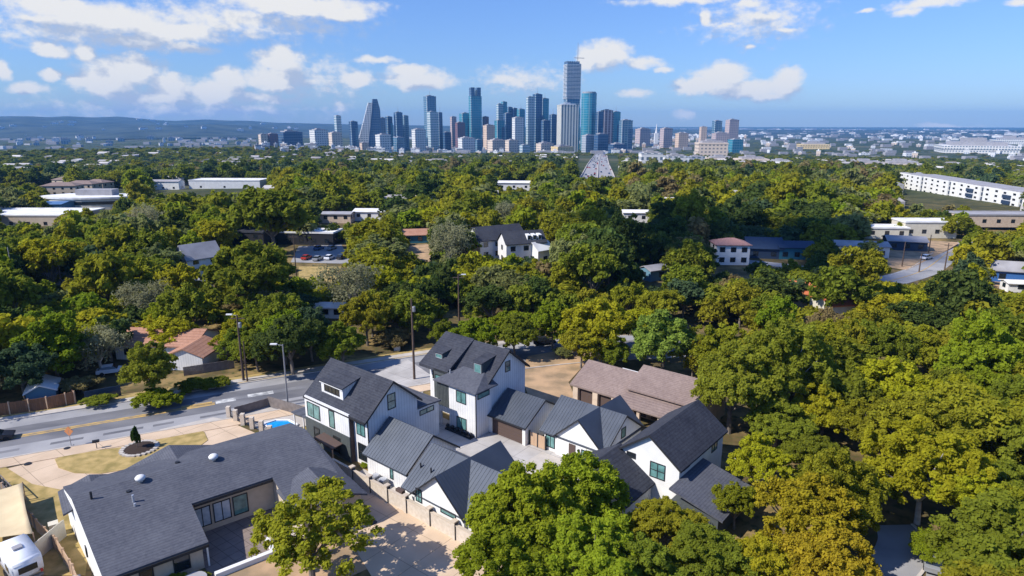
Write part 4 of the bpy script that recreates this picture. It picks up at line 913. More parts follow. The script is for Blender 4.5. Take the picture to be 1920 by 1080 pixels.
# ================================================================== TREES
def crown_arrays(seed, ncl, per, leaf, shape='oak', sparse=1.0):
    """clumps of small leaf faces through the volume of a crown 5 m in radius; returns verts, tints, clump centres"""
    g = np.random.default_rng(seed)
    rx, rz, cz = 5.0, 3.7, 5.2
    if shape == 'tall': rz, cz = 4.6, 6.2
    if shape == 'low': rz, cz = 2.6, 3.4
    c = []
    nl = g.integers(4, 7)      # big lobes give the crown an uneven outline
    lobes = []
    for i in range(nl):
        a = 2 * math.pi * (i + g.uniform(-.3, .3)) / nl; rr = g.uniform(.35, .62)
        lobes.append((rx * rr * math.cos(a), rx * rr * math.sin(a), cz + rz * g.uniform(-.35, .25), g.uniform(.42, .6)))
    lobes.append((g.uniform(-.6, .6), g.uniform(-.6, .6), cz + rz * .35, .6))
    for i in range(ncl):
        L = lobes[g.integers(len(lobes))]
        d = g.normal(size=3); d /= np.linalg.norm(d)
        if d[2] < -.6: d[2] *= -.6
        s = g.uniform(.78, 1.04) if g.random() < .85 else g.uniform(.3, .7)
        c.append((L[0] + d[0] * rx * L[3] * s, L[1] + d[1] * rx * L[3] * s, max(1.0, L[2] + d[2] * rz * L[3] * 1.05 * s)))
    c = np.array(c)
    n = ncl * per
    cl = np.repeat(np.arange(ncl), per)
    rad = g.uniform(.62, 1.25, ncl) * (5.0 / math.sqrt(ncl)) * 1.7 * sparse
    d = g.normal(size=(n, 3)); d /= np.linalg.norm(d, axis=1)[:, None]
    d[:, 2] = np.where(d[:, 2] < -.6, -d[:, 2] * .7, d[:, 2])
    rr = g.uniform(.25, 1.08, n) ** .6 * np.where(g.random(n) < .16, g.uniform(1.1, 1.6, n), 1)
    p = c[cl] + d * (rad[cl] * rr)[:, None] * np.array([1, 1, .9])
    nrm = d * .6 + g.normal(size=(n, 3)) * .5 + np.array([-.25, -.1, .5]); nrm /= np.linalg.norm(nrm, axis=1)[:, None]
    t = np.cross(nrm, g.normal(size=(n, 3))); t /= np.linalg.norm(t, axis=1)[:, None] + 1e-9
    b = np.cross(nrm, t)
    sz = (leaf * g.uniform(.55, 1.3, n))[:, None]
    v = np.stack([p - t * sz * .9, p - b * sz * .55, p + t * sz * .9, p + b * sz * .55], 1).reshape(-1, 3)
    tint = np.clip(.35 * g.random(n) + .35 * g.random(ncl)[cl] + .15 + .1 * g.normal(size=n), 0, 1)
    return v, tint, c
def crown_mesh(name, seed, ncl, per, leaf, shape='oak', sparse=1.0):
    v, tint, c = crown_arrays(seed, ncl, per, leaf, shape, sparse)
    me = bpy.data.meshes.new(name); n = len(tint)
    me.vertices.add(n * 4); me.vertices.foreach_set('co', v.astype(np.float32).ravel())
    me.loops.add(n * 4); me.loops.foreach_set('vertex_index', np.arange(n * 4, dtype=np.int32))
    me.polygons.add(n); me.polygons.foreach_set('loop_start', np.arange(0, n * 4, 4, dtype=np.int32))
    me.update()
    a = me.attributes.new('tint', 'FLOAT', 'FACE'); a.data.foreach_set('value', tint.astype(np.float32))
    me.materials.append(LEAF); me.update()
    return me, c
def trunk_mesh(name, seed, c, bark, low=False):
    g = np.random.default_rng(seed + 99); q = MB(); fork = Vector((g.uniform(-.3, .3), g.uniform(-.3, .3), 2.3 if not low else 1.2))
    q.tube((0, 0, -.4), fork, .30, .22, n=8); idx = g.permutation(len(c))[:13]
    for k, i in enumerate(idx):
        e = Vector(c[i]); m_ = fork.lerp(e, .5) + Vector((0, 0, .5)); r0 = .15 if k < 5 else .08
        q.tube(fork, m_, r0, r0 * .65, n=6, caps=False); q.tube(m_, e, r0 * .65, .03, n=5, caps=False)
    return q.mesh(name, bark)
LOD = {'near': [], 'mid': [], 'far': []}
for i in range(6):
    sh = ('oak', 'tall', 'oak', 'oak', 'tall', 'low')[i]
    me, c = crown_mesh('crown_near', 10 + i, 210, 125, .26, sh); LOD['near'].append((me, trunk_mesh('trunk_near', 10 + i, c, 'bark', sh == 'low')))
LOD['hero'] = []
for i in range(6):
    sh = ('oak', 'tall', 'oak', 'oak', 'tall', 'low')[i]
    me, c = crown_mesh('crown_fine', 110 + i, 330, 150, .175, sh); LOD['hero'].append((me, trunk_mesh('trunk_fine', 110 + i, c, 'bark', sh == 'low')))
for i in range(7):
    sh = ('oak', 'tall', 'oak', 'oak', 'tall', 'low', 'oak')[i]
    me, c = crown_mesh('crown_mid', 30 + i, 130, 55, .40, sh); LOD['mid'].append((me, trunk_mesh('trunk_mid', 30 + i, c, 'bark', sh == 'low')))
me, c = crown_mesh('crown_bare', 50, 80, 60, .20, 'oak', 1.2); BARE = (me, trunk_mesh('trunk_bare', 50, c, 'bark_pale'))
me, c = crown_mesh('crown_airy', 61, 200, 95, .18, 'oak', .8); AIRY = (me, trunk_mesh('trunk_airy', 61, c, 'bark'))
me, c = crown_mesh('crown_tall_pale', 62, 300, 150, .175, 'tall', .95); PALE = (me, trunk_mesh('trunk_pale', 62, c, 'bark_pale'))

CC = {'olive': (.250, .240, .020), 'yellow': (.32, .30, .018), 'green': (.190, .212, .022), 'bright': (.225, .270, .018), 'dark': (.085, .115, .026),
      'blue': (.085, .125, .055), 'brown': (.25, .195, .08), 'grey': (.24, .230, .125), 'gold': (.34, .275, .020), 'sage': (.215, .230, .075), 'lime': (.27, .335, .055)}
CN = {'olive': 'olive green', 'yellow': 'yellow-green', 'green': 'mid green', 'bright': 'bright green', 'dark': 'dark green', 'blue': 'bluish dark green', 'brown': 'brown-leaved', 'grey': 'grey-brown thin', 'gold': 'golden yellow', 'sage': 'sage green', 'lime': 'light green'}
trees = []      # every crown placed: (x, y, r) for spacing
KIND = {}
def plant(loc, r, col, h=None, lod='near', proto=None, label=None, group=None, name='broadleaf_tree', cat='tree', idx=None, jit=.12):
    P = proto or LOD[lod][idx if idx is not None else random.randrange(len(LOD[lod]))]
    e = empty(name, loc, random.uniform(0, 6.28), label, cat, group); s = r / 5.0; hz = s if h is None else h / 9.4
    e.scale = (s, s, hz)
    c = bpy.data.objects.new('crown', P[0]); t = bpy.data.objects.new('trunk', P[1])
    for o_ in (c, t): COL.objects.link(o_); o_.parent = e
    k = CC[col]; j = [random.uniform(1 - jit, 1 + jit) for _ in range(1)] * 3; c.color = (k[0] * j[0], k[1] * j[1], k[2] * j[2], 1)
    trees.append((loc[0], loc[1], r)); return e
def handtree(px, py, wpx, col, label, hf=1.0, zc=None, **kw):
    """crown centred on the photo's (px, py), wpx wide"""
    r = 4.0
    for _ in range(6):
        z = (5.2 / 5 * r * hf) if zc is None else zc; p = G(px, py, z); r = wpx / 2 / F * PR(p.x, p.y, z)[2]
    d = math.hypot(p.x, p.y); lod = kw.pop('lod', 'hero' if d < 92 else 'near' if d < 135 else 'mid')
    return plant(Vector((p.x, p.y, terr(p.x, p.y))), r, col, 9.4 / 5 * r * hf, lod, label=label, **kw)
HT = [
 (578, 1000, 250, 'olive', 'airy olive green tree standing in the back garden of the long grey roofed house', dict(proto=AIRY, hf=.85)),
 (980, 955, 235, 'bright', 'big bright green tree in front of the court, its crown covering the cross gabled house', dict(idx=0)),
 (1085, 925, 195, 'bright', 'bright green tree with a jutting branch in front of the dark shingle wing', dict(idx=2)),
 (945, 1065, 230, 'bright', 'bright green tree at the bottom edge, just right of the tan driveway', dict(idx=3, hf=.8)),
 (1110, 1058, 220, 'bright', 'wide green tree at the bottom edge, right of the bright green ones', dict(idx=1, hf=.75)),
 (1245, 985, 150, 'olive', 'olive tree with a few bare twigs below the large double gable window', dict(idx=2, hf=.8)),
 (1200, 1075, 170, 'green', 'mid green tree at the bottom edge below the olive tree with bare twigs', dict(idx=0)),
 (1325, 1062, 180, 'green', 'green tree at the bottom edge, left of the golden trees', dict(idx=4, hf=.75)),
 (1500, 985, 185, 'gold', 'golden tree, the largest of the golden trees at the lower right', dict(idx=1)),
 (1560, 1055, 190, 'gold', 'golden tree at the bottom edge with grey twigs, right of the largest golden one', dict(idx=3)),
 (1425, 1065, 150, 'yellow', 'yellow-green tree at the bottom edge between the green and golden trees', dict(idx=2)),
 (1560, 905, 130, 'yellow', 'yellow-green tree just above the largest golden tree', dict(idx=0)),
 (1425, 880, 120, 'yellow', 'yellow-green tree with a visible pale trunk beside the dark garden wing', dict(proto=PALE)),
 (1380, 950, 90, 'olive', 'small olive tree at the far corner of the grey garden wing', dict(idx=1)),
 (1735, 890, 200, 'yellow', 'large rounded yellow-green tree with a pale trunk at the lower right', dict(proto=PALE)),
 (1830, 960, 150, 'yellow', 'yellow-green tree right of the large rounded one, above the parked cars', dict(idx=1)),
 (1800, 790, 190, 'olive', 'olive tree behind the large rounded yellow-green tree', dict(idx=0)),
 (1885, 840, 110, 'olive', 'olive tree near the right edge, beside a gap with pale branches', dict(idx=3)),
 (1905, 970, 130, 'yellow', 'yellow-green tree at the right edge, halfway up the lower right corner', dict(idx=2)),
 (1875, 1065, 150, 'yellow', 'yellow-green tree in the bottom right corner', dict(idx=0)),
 (1765, 1015, 110, 'bright', 'small bright green tree beside the lane at the bottom right', dict(idx=5, hf=.8)),
 (1640, 900, 120, 'green', 'mid green tree left of the large rounded yellow-green tree', dict(idx=3)),
 (1640, 800, 150, 'olive', 'olive tree above the mid green one, right of the white forked trunks', dict(idx=0)),
 (1530, 830, 120, 'green', 'green shrubby tree right of the white forked trunks', dict(idx=5)),
 (1375, 715, 170, 'green', 'big green tree overhanging the right end of the brown roof', dict(idx=0, hf=1.2)),
 (1475, 700, 170, 'green', 'green tree with white forked trunks behind the two-storey house', dict(proto=PALE, hf=1.15)),
 (1330, 655, 110, 'olive', 'olive tree at the back right corner of the brown roofed building', dict(idx=2)),
 (1245, 632, 135, 'lime', 'light green tree, brightest of the woods, behind the brown roofed building', dict(idx=2, hf=1.0)),
 (1120, 610, 130, 'yellow', 'yellow-olive tree behind the left part of the brown ridge', dict(idx=0)),
 (1090, 648, 85, 'olive', 'olive tree at the left end behind the brown roofed building', dict(idx=0)),
 (1150, 655, 75, 'green', 'green tree over the middle of the brown ridge', dict(idx=2)),
 (1195, 610, 95, 'yellow', 'yellow-olive tree left of the brightest light green tree, touching it', dict(idx=3)),
 (1300, 672, 70, 'olive', 'small olive tree between the brightest light green tree and the big green one', dict(idx=1)),
 (830, 622, 60, 'green', 'green tree across the road just left of the tallest ridge', dict(idx=2)),
 (1055, 655, 40, 'sage', 'small sage green shrub at the far side of the bare dirt lot', dict(idx=5, hf=.7)),
 (965, 625, 90, 'green', 'green tree with a dark forked trunk at the corner of the tallest house', dict(idx=3)),
 (1035, 612, 90, 'bright', 'green tree over the road behind the bare dirt lot', dict(idx=1)),
 (890, 630, 90, 'bright', 'bright green tree right behind the ridge of the tallest house', dict(idx=0)),
 (283, 697, 105, 'green', 'green tree with a bronze top in front of the rust roofed bungalow', dict(idx=1)),
 (290, 740, 90, 'bright', 'low bright shrub below the bronze topped tree beside the road', dict(idx=5, hf=.6)),
 (360, 715, 60, 'green', 'green shrub right of the bronze topped tree', dict(idx=5, hf=.6)),
 (405, 712, 55, 'green', 'green shrub at the foot of the tall pole with the white lamp', dict(idx=5, hf=.6)),
 (150, 712, 75, 'brown', 'brown-leaved shrub right of the blue shed', dict(idx=5, hf=.7)),
 (185, 745, 60, 'green', 'low green shrub between the brown fence and the blue-grey fence', dict(idx=5, hf=.5)),
 (38, 690, 120, 'blue', 'dark bluish tree at the left edge behind the blue shed', dict(idx=0)),
 (185, 650, 110, 'grey', 'thin grey-green tree left of the rust roofed bungalow', dict(proto=BARE)),
 (95, 625, 130, 'bright', 'bright green tree above the dark bluish tree at the left', dict(idx=2)),
 (545, 640, 130, 'dark', 'large dark green tree behind the left white house', dict(idx=0)),
 (470, 520, 175, 'green', 'very large round green oak right of the steep roofed white house', dict(idx=0, lod='near')),
 (480, 650, 90, 'green', 'green tree between the two leftmost tall poles', dict(idx=3)),
 (640, 640, 100, 'green', 'green tree behind the ridge of the left white house', dict(idx=2)),
 (735, 622, 72, 'brown', 'small bronze-orange tree beside the tall brown pole', dict(idx=5, hf=.8)),
 (745, 560, 85, 'dark', 'deep green tree above the small bronze-orange tree', dict(idx=0)),
 (440, 630, 80, 'yellow', 'yellow-green tree right behind the tall pole with the white lamp', dict(idx=3)),
 (345, 545, 95, 'yellow', 'yellow-green tree above the rust roofed bungalow', dict(idx=1)),
 (262, 540, 90, 'yellow', 'yellow-olive tree above the left end of the rust roofed bungalow', dict(idx=2)),
 (655, 535, 130, 'grey', 'wide thin grey-brown tree behind the two white sheds', dict(proto=BARE)),
 (510, 400, 150, 'green', 'wide spreading green oak above the black flat roofed building', dict(idx=0, lod='mid')),
 (405, 420, 80, 'bright', 'bright yellow-green tree left of the wide spreading oak', dict(idx=2)),
 (700, 450, 120, 'olive', 'olive tree right of the car park', dict(idx=0)),
 (838, 425, 75, 'sage', 'sage green tree left of the black roofed white houses', dict(idx=2)),
 (875, 460, 55, 'bright', 'bright green tree in front of the left black roofed white house', dict(idx=1)),
 (1815, 482, 70, 'yellow', 'round yellow-green tree beside the right-hand street', dict(idx=3)),
 (1630, 475, 45, 'sage', 'sage green tree between the low white house and the bare dirt lot', dict(idx=1)),
 (1605, 425, 45, 'yellow', 'yellow tree above the low white house', dict(idx=1)),
 (1750, 660, 60, 'grey', 'bare grey-brown tree in the middle of the right-hand woods', dict(proto=BARE)),
 (1860, 640, 90, 'grey', 'thin grey tree near the right edge of the woods', dict(proto=BARE)),
 (1760, 730, 70, 'brown', 'brown-leaved tree in the right-hand woods, below the bare grey-brown one', dict(idx=3)),
 (1885, 745, 60, 'grey', 'bare grey tree with pale branches near the right edge', dict(proto=BARE)),
 (325, 1085, 60, 'bright', 'bright green shrub by the round table at the bottom edge', dict(idx=5, hf=.5)),
 (375, 1080, 40, 'green', 'small green shrub right of the round table at the bottom edge', dict(idx=5, hf=.5)),
 (355, 990, 34, 'dark', 'small dark shrub on the terrace of the long grey roofed house', dict(idx=5, hf=.6)),
 (690, 868, 30, 'bright', 'low green planting against the wall of the left white house', dict(idx=5, hf=.35)),
]
for px, py, w_, col, lb, kw in HT: handtree(px, py, w_, col, lb, **kw)
# columnar evergreen in the planting ring
b = G(258, 843); e = empty('columnar_shrub', b, 0, 'narrow upright evergreen growing in the round mulch bed on the dry lawn', 'shrub')
me, _c = crown_mesh('column_foliage', 77, 110, 90, .55, 'oak'); o_ = bpy.data.objects.new('foliage', me); COL.objects.link(o_); o_.parent = e; o_.scale = (.115, .115, .40); o_.location = (0, 0, -.3); o_.color = (.05, .1, .02, 1)
q = MB(); q.tube((0, 0, 0), (0, 0, 1.6), .05, .03); q.build('trunk', 'bark', e)

# what must stay visible: (x0, x1, y0, y1, distance beyond which trees may stand)
OPEN = [(560, 1378, 620, 960, 112), (1378, 1425, 760, 900, 85), (215, 395, 600, 690, 134), (345, 402, 452, 545, 220), (440, 520, 425, 470, 250), (545, 645, 440, 505, 245), (765, 805, 425, 452, 262), (765, 802, 456, 475, 225),
        (885, 1005, 420, 472, 232), (1000, 1026, 448, 480, 215), (1343, 1385, 458, 500, 220), (1402, 1505, 452, 482, 245), (1575, 1635, 450, 480, 250), (1668, 1790, 440, 512, 290),
        (1632, 1672, 420, 442, 330), (1703, 1755, 418, 450, 330), (1830, 1925, 398, 416, 420), (1862, 1925, 500, 532, 235), (1496, 1522, 540, 552, 160), (1553, 1576, 559, 574, 150), (1655, 1745, 990, 1090, 74),
        (600, 632, 572, 586, 155), (65, 142, 470, 512, 195), (1210, 1246, 502, 526, 190), (0, 100, 385, 420, 430), (100, 212, 360, 392, 470), (355, 500, 334, 362, 640),
        (285, 345, 336, 364, 640), (1690, 1925, 331, 386, 640), (1085, 1160, 290, 332, 2100), (670, 715, 390, 410, 330), (600, 655, 395, 415, 330), (1175, 1210, 402, 414, 320),
        (90, 235, 325, 366, 640), (938, 988, 340, 354, 560), (0, 120, 318, 345, 700), (850, 872, 505, 560, 150), (1718, 1735, 474, 510, 225), (1685, 1697, 452, 500, 230), (548, 562, 440, 480, 200), (108, 126, 465, 520, 180)]
# ground on which no tree stands (photo pixels of the ground)
KEEP = [(-400, 1300), (-400, 830), (0, 800), (0, 770), (150, 770), (245, 745), (420, 712), (600, 690), (700, 660), (820, 640), (990, 640), (1080, 642), (1190, 655), (1330, 690), (1400, 770), (1425, 850), (1440, 960), (1380, 1010), (1200, 960), (1000, 1100), (1000, 1300)]
OPEN = [(a, b, c, d - (5 if d < 600 and b - a < 300 else 0), e) for a, b, c, d, e in OPEN]
def inside(x, y, P):
    c = False; j = len(P) - 1
    for i in range(len(P)):
        if (P[i][1] > y) != (P[j][1] > y) and x < (P[j][0] - P[i][0]) * (y - P[i][1]) / (P[j][1] - P[i][1]) + P[i][0]: c = not c
        j = i
    return c
ROADS = [(ROAD, 9), (RR, 7), ([(104, 176), (70, 205)], 5), ([tuple(GT(1120, 345)[:2]), tuple(GT(1125, 288)[:2])], 14)]
def segd(x, y, a, b):
    dx, dy = b[0] - a[0], b[1] - a[1]; t = max(0, min(1, ((x - a[0]) * dx + (y - a[1]) * dy) / (dx * dx + dy * dy))); return math.hypot(x - a[0] - t * dx, y - a[1] - t * dy)
def colour(px, py, d):
    n = random.random()
    def pick(*w):
        t = sum(b for a, b in w) * random.random()
        for a, b in w:
            t -= b
            if t <= 0: return a
        return w[-1][0]
    if 1130 < px < 1560 and 395 < py < 560: return pick(('dark', 5), ('green', 2), ('blue', 1), ('brown', .7), ('olive', .6))  # darker crowns here put part of the cloud's shade into leaf colour
    if py > 520 and px > 1000: return pick(('olive', 6), ('yellow', 1.3), ('green', 2.4), ('dark', .5), ('brown', .3), ('bright', .3))
    if py > 480: return pick(('green', 3.5), ('olive', 2.5), ('bright', 1.3), ('dark', 1.2), ('blue', .4), ('grey', .4), ('sage', 1), ('yellow', 1), ('brown', .12))
    if py > 340: return pick(('olive', 3.4), ('green', 3.2), ('yellow', .8), ('dark', 1.1), ('brown', .3), ('grey', .3), ('sage', 1.4), ('bright', .8))
    return pick(('green', 4), ('dark', 3), ('olive', 1.5), ('sage', 1.5), ('brown', .8), ('blue', 1.5))
cells = {}
def clash(x, y, r, f):
    k = int(x // 12), int(y // 12)
    for i in range(-2, 3):
        for j in range(-2, 3):
            for (a, b, c) in cells.get((k[0] + i, k[1] + j), ()):
                if (a - x) ** 2 + (b - y) ** 2 < (f * (r + c)) ** 2: return True
    return False
for t_ in trees: cells.setdefault((int(t_[0] // 12), int(t_[1] // 12)), []).append(t_)
cand = []
def visible(x, y, r, z0=0):
    px, py, f = PR(x, y, terr(x, y) + 6)
    w_ = r * F / f
    return -w_ - 40 < px < 1960 + w_ and py < 1090 + w_ * 1.2
def blocked(x, y, r):
    z0 = terr(x, y); d = math.hypot(x, y); g_ = PR(x, y, z0)
    if inside(g_[0], g_[1], KEEP): return True
    for P, w_ in ROADS:
        for a, b in zip(P[:-1], P[1:]):
            if segd(x, y, a, b) < w_ * (1 if w_ > 20 else 1) + r * .45: return True
    px, py, f = PR(x, y, z0 + r * 1.15); w_ = r * F / f * .88; pt = PR(x, y, z0 + r * 2.25)[1]; pb = PR(x, y, z0 + r * .35)[1]
    for x0, x1, y0, y1, D in OPEN:
        if d < D and px + w_ > x0 and px - w_ < x1 and pb > y0 and pt < y1: return True
    return False
def scatter(d0, d1, n, r0, r1, f):
    k = 0; tries = 0
    while k < n and tries < n * 9:
        tries += 1
        d = math.sqrt(random.uniform(d0 * d0, d1 * d1)); a = R(random.uniform(-43, 43)); x, y = d * math.sin(a), d * math.cos(a); r = random.uniform(r0, r1)
        if not visible(x, y, r) or clash(x, y, r, f) or blocked(x, y, r): continue
        cells.setdefault((int(x // 12), int(y // 12)), []).append((x, y, r)); cand.append((x, y, r)); k += 1
scatter(55, 150, 420, 4.0, 6.8, .50)
scatter(150, 330, 700, 6.0, 7.6, .52)
scatter(150, 330, 3000, 2.6, 5.6, .50)
scatter(330, 800, 2200, 7.0, 9.5, .55)
scatter(330, 800, 9000, 3.4, 6.2, .50)
NI = 300 - len(HT)
cand.sort(key=lambda t: -(t[2] / math.hypot(t[0], t[1])))
zones = [(lambda px, py: px > 1130 and px < 1560 and py < 560 and py > 380, 'in the shaded woods around the pink tiled villa'),
         (lambda px, py: px > 1000 and py > 700, 'in the woods at the lower right'),
         (lambda px, py: px > 1000 and py > 520, 'in the woods right of the brown roofed building'),
         (lambda px, py: px > 1560, 'around the right-hand street'),
         (lambda px, py: px < 480 and py > 520, 'in the woods around the rust roofed bungalow'),
         (lambda px, py: px <= 1000 and py > 520, 'in the woods behind the two tallest white houses'),
         (lambda px, py: px < 480, 'in the woods around the steep roofed white house'),
         (lambda px, py: True, 'in the woods around the black roofed white houses')]
for (x, y, r) in cand[:NI]:
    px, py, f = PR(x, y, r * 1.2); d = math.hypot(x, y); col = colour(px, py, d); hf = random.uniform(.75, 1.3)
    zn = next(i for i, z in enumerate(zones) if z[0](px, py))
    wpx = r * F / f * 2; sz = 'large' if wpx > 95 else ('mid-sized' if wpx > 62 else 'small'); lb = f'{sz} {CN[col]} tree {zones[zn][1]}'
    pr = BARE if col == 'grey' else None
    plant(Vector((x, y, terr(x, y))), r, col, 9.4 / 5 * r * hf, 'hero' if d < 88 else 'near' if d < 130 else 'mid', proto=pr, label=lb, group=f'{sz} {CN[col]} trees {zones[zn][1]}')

# the rest of the woods, too many to count: one object, instanced crowns
rest = [(x, y, r, terr(x, y)) for x, y, r in cand[NI:]]
def farscatter(d0, d1, n, r0, r1):
    for _ in range(n):
        d = math.sqrt(random.uniform(d0 * d0, d1 * d1)); a = R(random.uniform(-42, 42)); x, y = d * math.sin(a), d * math.cos(a); r = random.uniform(r0, r1)
        if blocked(x, y, r): continue
        rest.append((x, y, r, terr(x, y)))
farscatter(800, 1500, 10000, 5.5, 8.5); farscatter(1500, 2050, 5500, 7, 11); farscatter(2050, 2900, 900, 6, 10); farscatter(2900, 8500, 9000, 14, 28)
STUFF = ['green', 'olive', 'dark', 'sage', 'yellow', 'brown', 'blue', 'bright']
protos = bpy.data.collections.new('woodland_crowns'); pid = {}
LM = {k: leafmat('leaves_' + k, CC[k]) for k in STUFF}
k_ = 0
for ci, cn in enumerate(STUFF):
    for j in range(3):
        me, c = crown_mesh('far_crown', 200 + j, 60, 24, .75, ('oak', 'tall', 'oak')[j], 1.0)
        me.materials[0] = LM[cn]; o_ = bpy.data.objects.new('wcrown_%03d' % k_, me); protos.objects.link(o_); pid[(cn, j)] = k_; k_ += 1
me = bpy.data.meshes.new('woodland'); me.from_pydata([(x, y, z - r * .25) for x, y, r, z in rest], [], [])
for n_, t_ in (('scl', 'FLOAT_VECTOR'), ('idx', 'INT'), ('rot', 'FLOAT')): me.attributes.new(n_, t_, 'POINT')
sc_, ix, ro = me.attributes['scl'], me.attributes['idx'], me.attributes['rot']
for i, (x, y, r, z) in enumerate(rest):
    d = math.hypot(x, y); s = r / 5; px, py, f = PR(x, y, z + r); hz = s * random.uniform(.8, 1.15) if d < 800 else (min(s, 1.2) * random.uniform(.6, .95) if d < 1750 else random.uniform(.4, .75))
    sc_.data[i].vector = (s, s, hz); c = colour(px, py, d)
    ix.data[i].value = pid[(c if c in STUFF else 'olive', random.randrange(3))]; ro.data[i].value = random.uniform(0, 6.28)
wd_ = bpy.data.objects.new('woodland', me); COL.objects.link(wd_); tag(wd_, 'far woods of countless green and olive trees reaching to the city', 'woods', kind='stuff')
ng = bpy.data.node_groups.new('woods', 'GeometryNodeTree'); ng.interface.new_socket('Geometry', in_out='INPUT', socket_type='NodeSocketGeometry'); ng.interface.new_socket('Geometry', in_out='OUTPUT', socket_type='NodeSocketGeometry')
N = ng.nodes; Lk = ng.links.new
gi = N.new('NodeGroupInput'); go = N.new('NodeGroupOutput'); ip = N.new('GeometryNodeInstanceOnPoints'); ci_ = N.new('GeometryNodeCollectionInfo')
ci_.inputs[0].default_value = protos; ci_.inputs[1].default_value = True; ci_.inputs[2].default_value = True
def named(n, t):
    a = N.new('GeometryNodeInputNamedAttribute'); a.data_type = t; a.inputs[0].default_value = n; return a.outputs[0]
cx = N.new('ShaderNodeCombineXYZ'); Lk(named('rot', 'FLOAT'), cx.inputs[2])
Lk(gi.outputs[0], ip.inputs['Points']); Lk(ci_.outputs[0], ip.inputs['Instance']); ip.inputs['Pick Instance'].default_value = True
Lk(named('idx', 'INT'), ip.inputs['Instance Index']); Lk(cx.outputs[0], ip.inputs['Rotation']); Lk(named('scl', 'FLOAT_VECTOR'), ip.inputs['Scale']); Lk(ip.outputs[0], go.inputs[0])
md = wd_.modifiers.new('woods', 'NODES'); md.node_group = ng
print('trees: individuals', len(HT) + min(NI, len(cand)), 'cand', len(cand), 'rest', len(rest))

# ================================================================== DOWNTOWN
FM = {
 'teal': facade('teal_curtain_wall', (.10, .22, .27), (.02, .20, .28), 9, 9, .75, .8, .2, .3),
 'dark': facade('dark_curtain_wall', (.07, .11, .17), (.02, .07, .16), 9, 8, .7, .8, .2, .3),
 'blue': facade('blue_curtain_wall', (.16, .22, .28), (.04, .13, .21), 8, 12, .7, .8, .2, .3),
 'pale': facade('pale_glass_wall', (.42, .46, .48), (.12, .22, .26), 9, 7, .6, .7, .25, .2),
 'white': facade('white_banded_wall', (.66, .64, .61), (.10, .14, .18), 8, 9, .5, .6, .3),
 'stripe': facade('white_striped_wall', (.70, .66, .56), (.06, .10, .13), 400, 11, 1.0, .42, .3),
 'tan': facade('tan_wall', (.62, .50, .40), (.16, .15, .15), 8, 9, .45, .5, .4),
 'pink': facade('pink_granite_wall', (.46, .36, .34), (.12, .12, .15), 8, 9, .5, .55, .4),
 'maroon': facade('maroon_wall', (.20, .10, .11), (.06, .06, .09), 8, 9, .6, .6, .3),
 'orange': facade('orange_wall', (.56, .42, .32), (.25, .18, .14), 8, 10, .5, .5, .4),
 'grey': facade('grey_wall', (.36, .38, .41), (.10, .14, .18), 8, 8, .55, .6, .3),
 'yellow': facade('yellow_wall', (.66, .50, .25), (.25, .2, .12), 8, 10, .5, .5, .4),
 'redwhite': facade('red_striped_wall', (.50, .42, .42), (.10, .06, .08), 9, 14, .9, .62, .3),
}
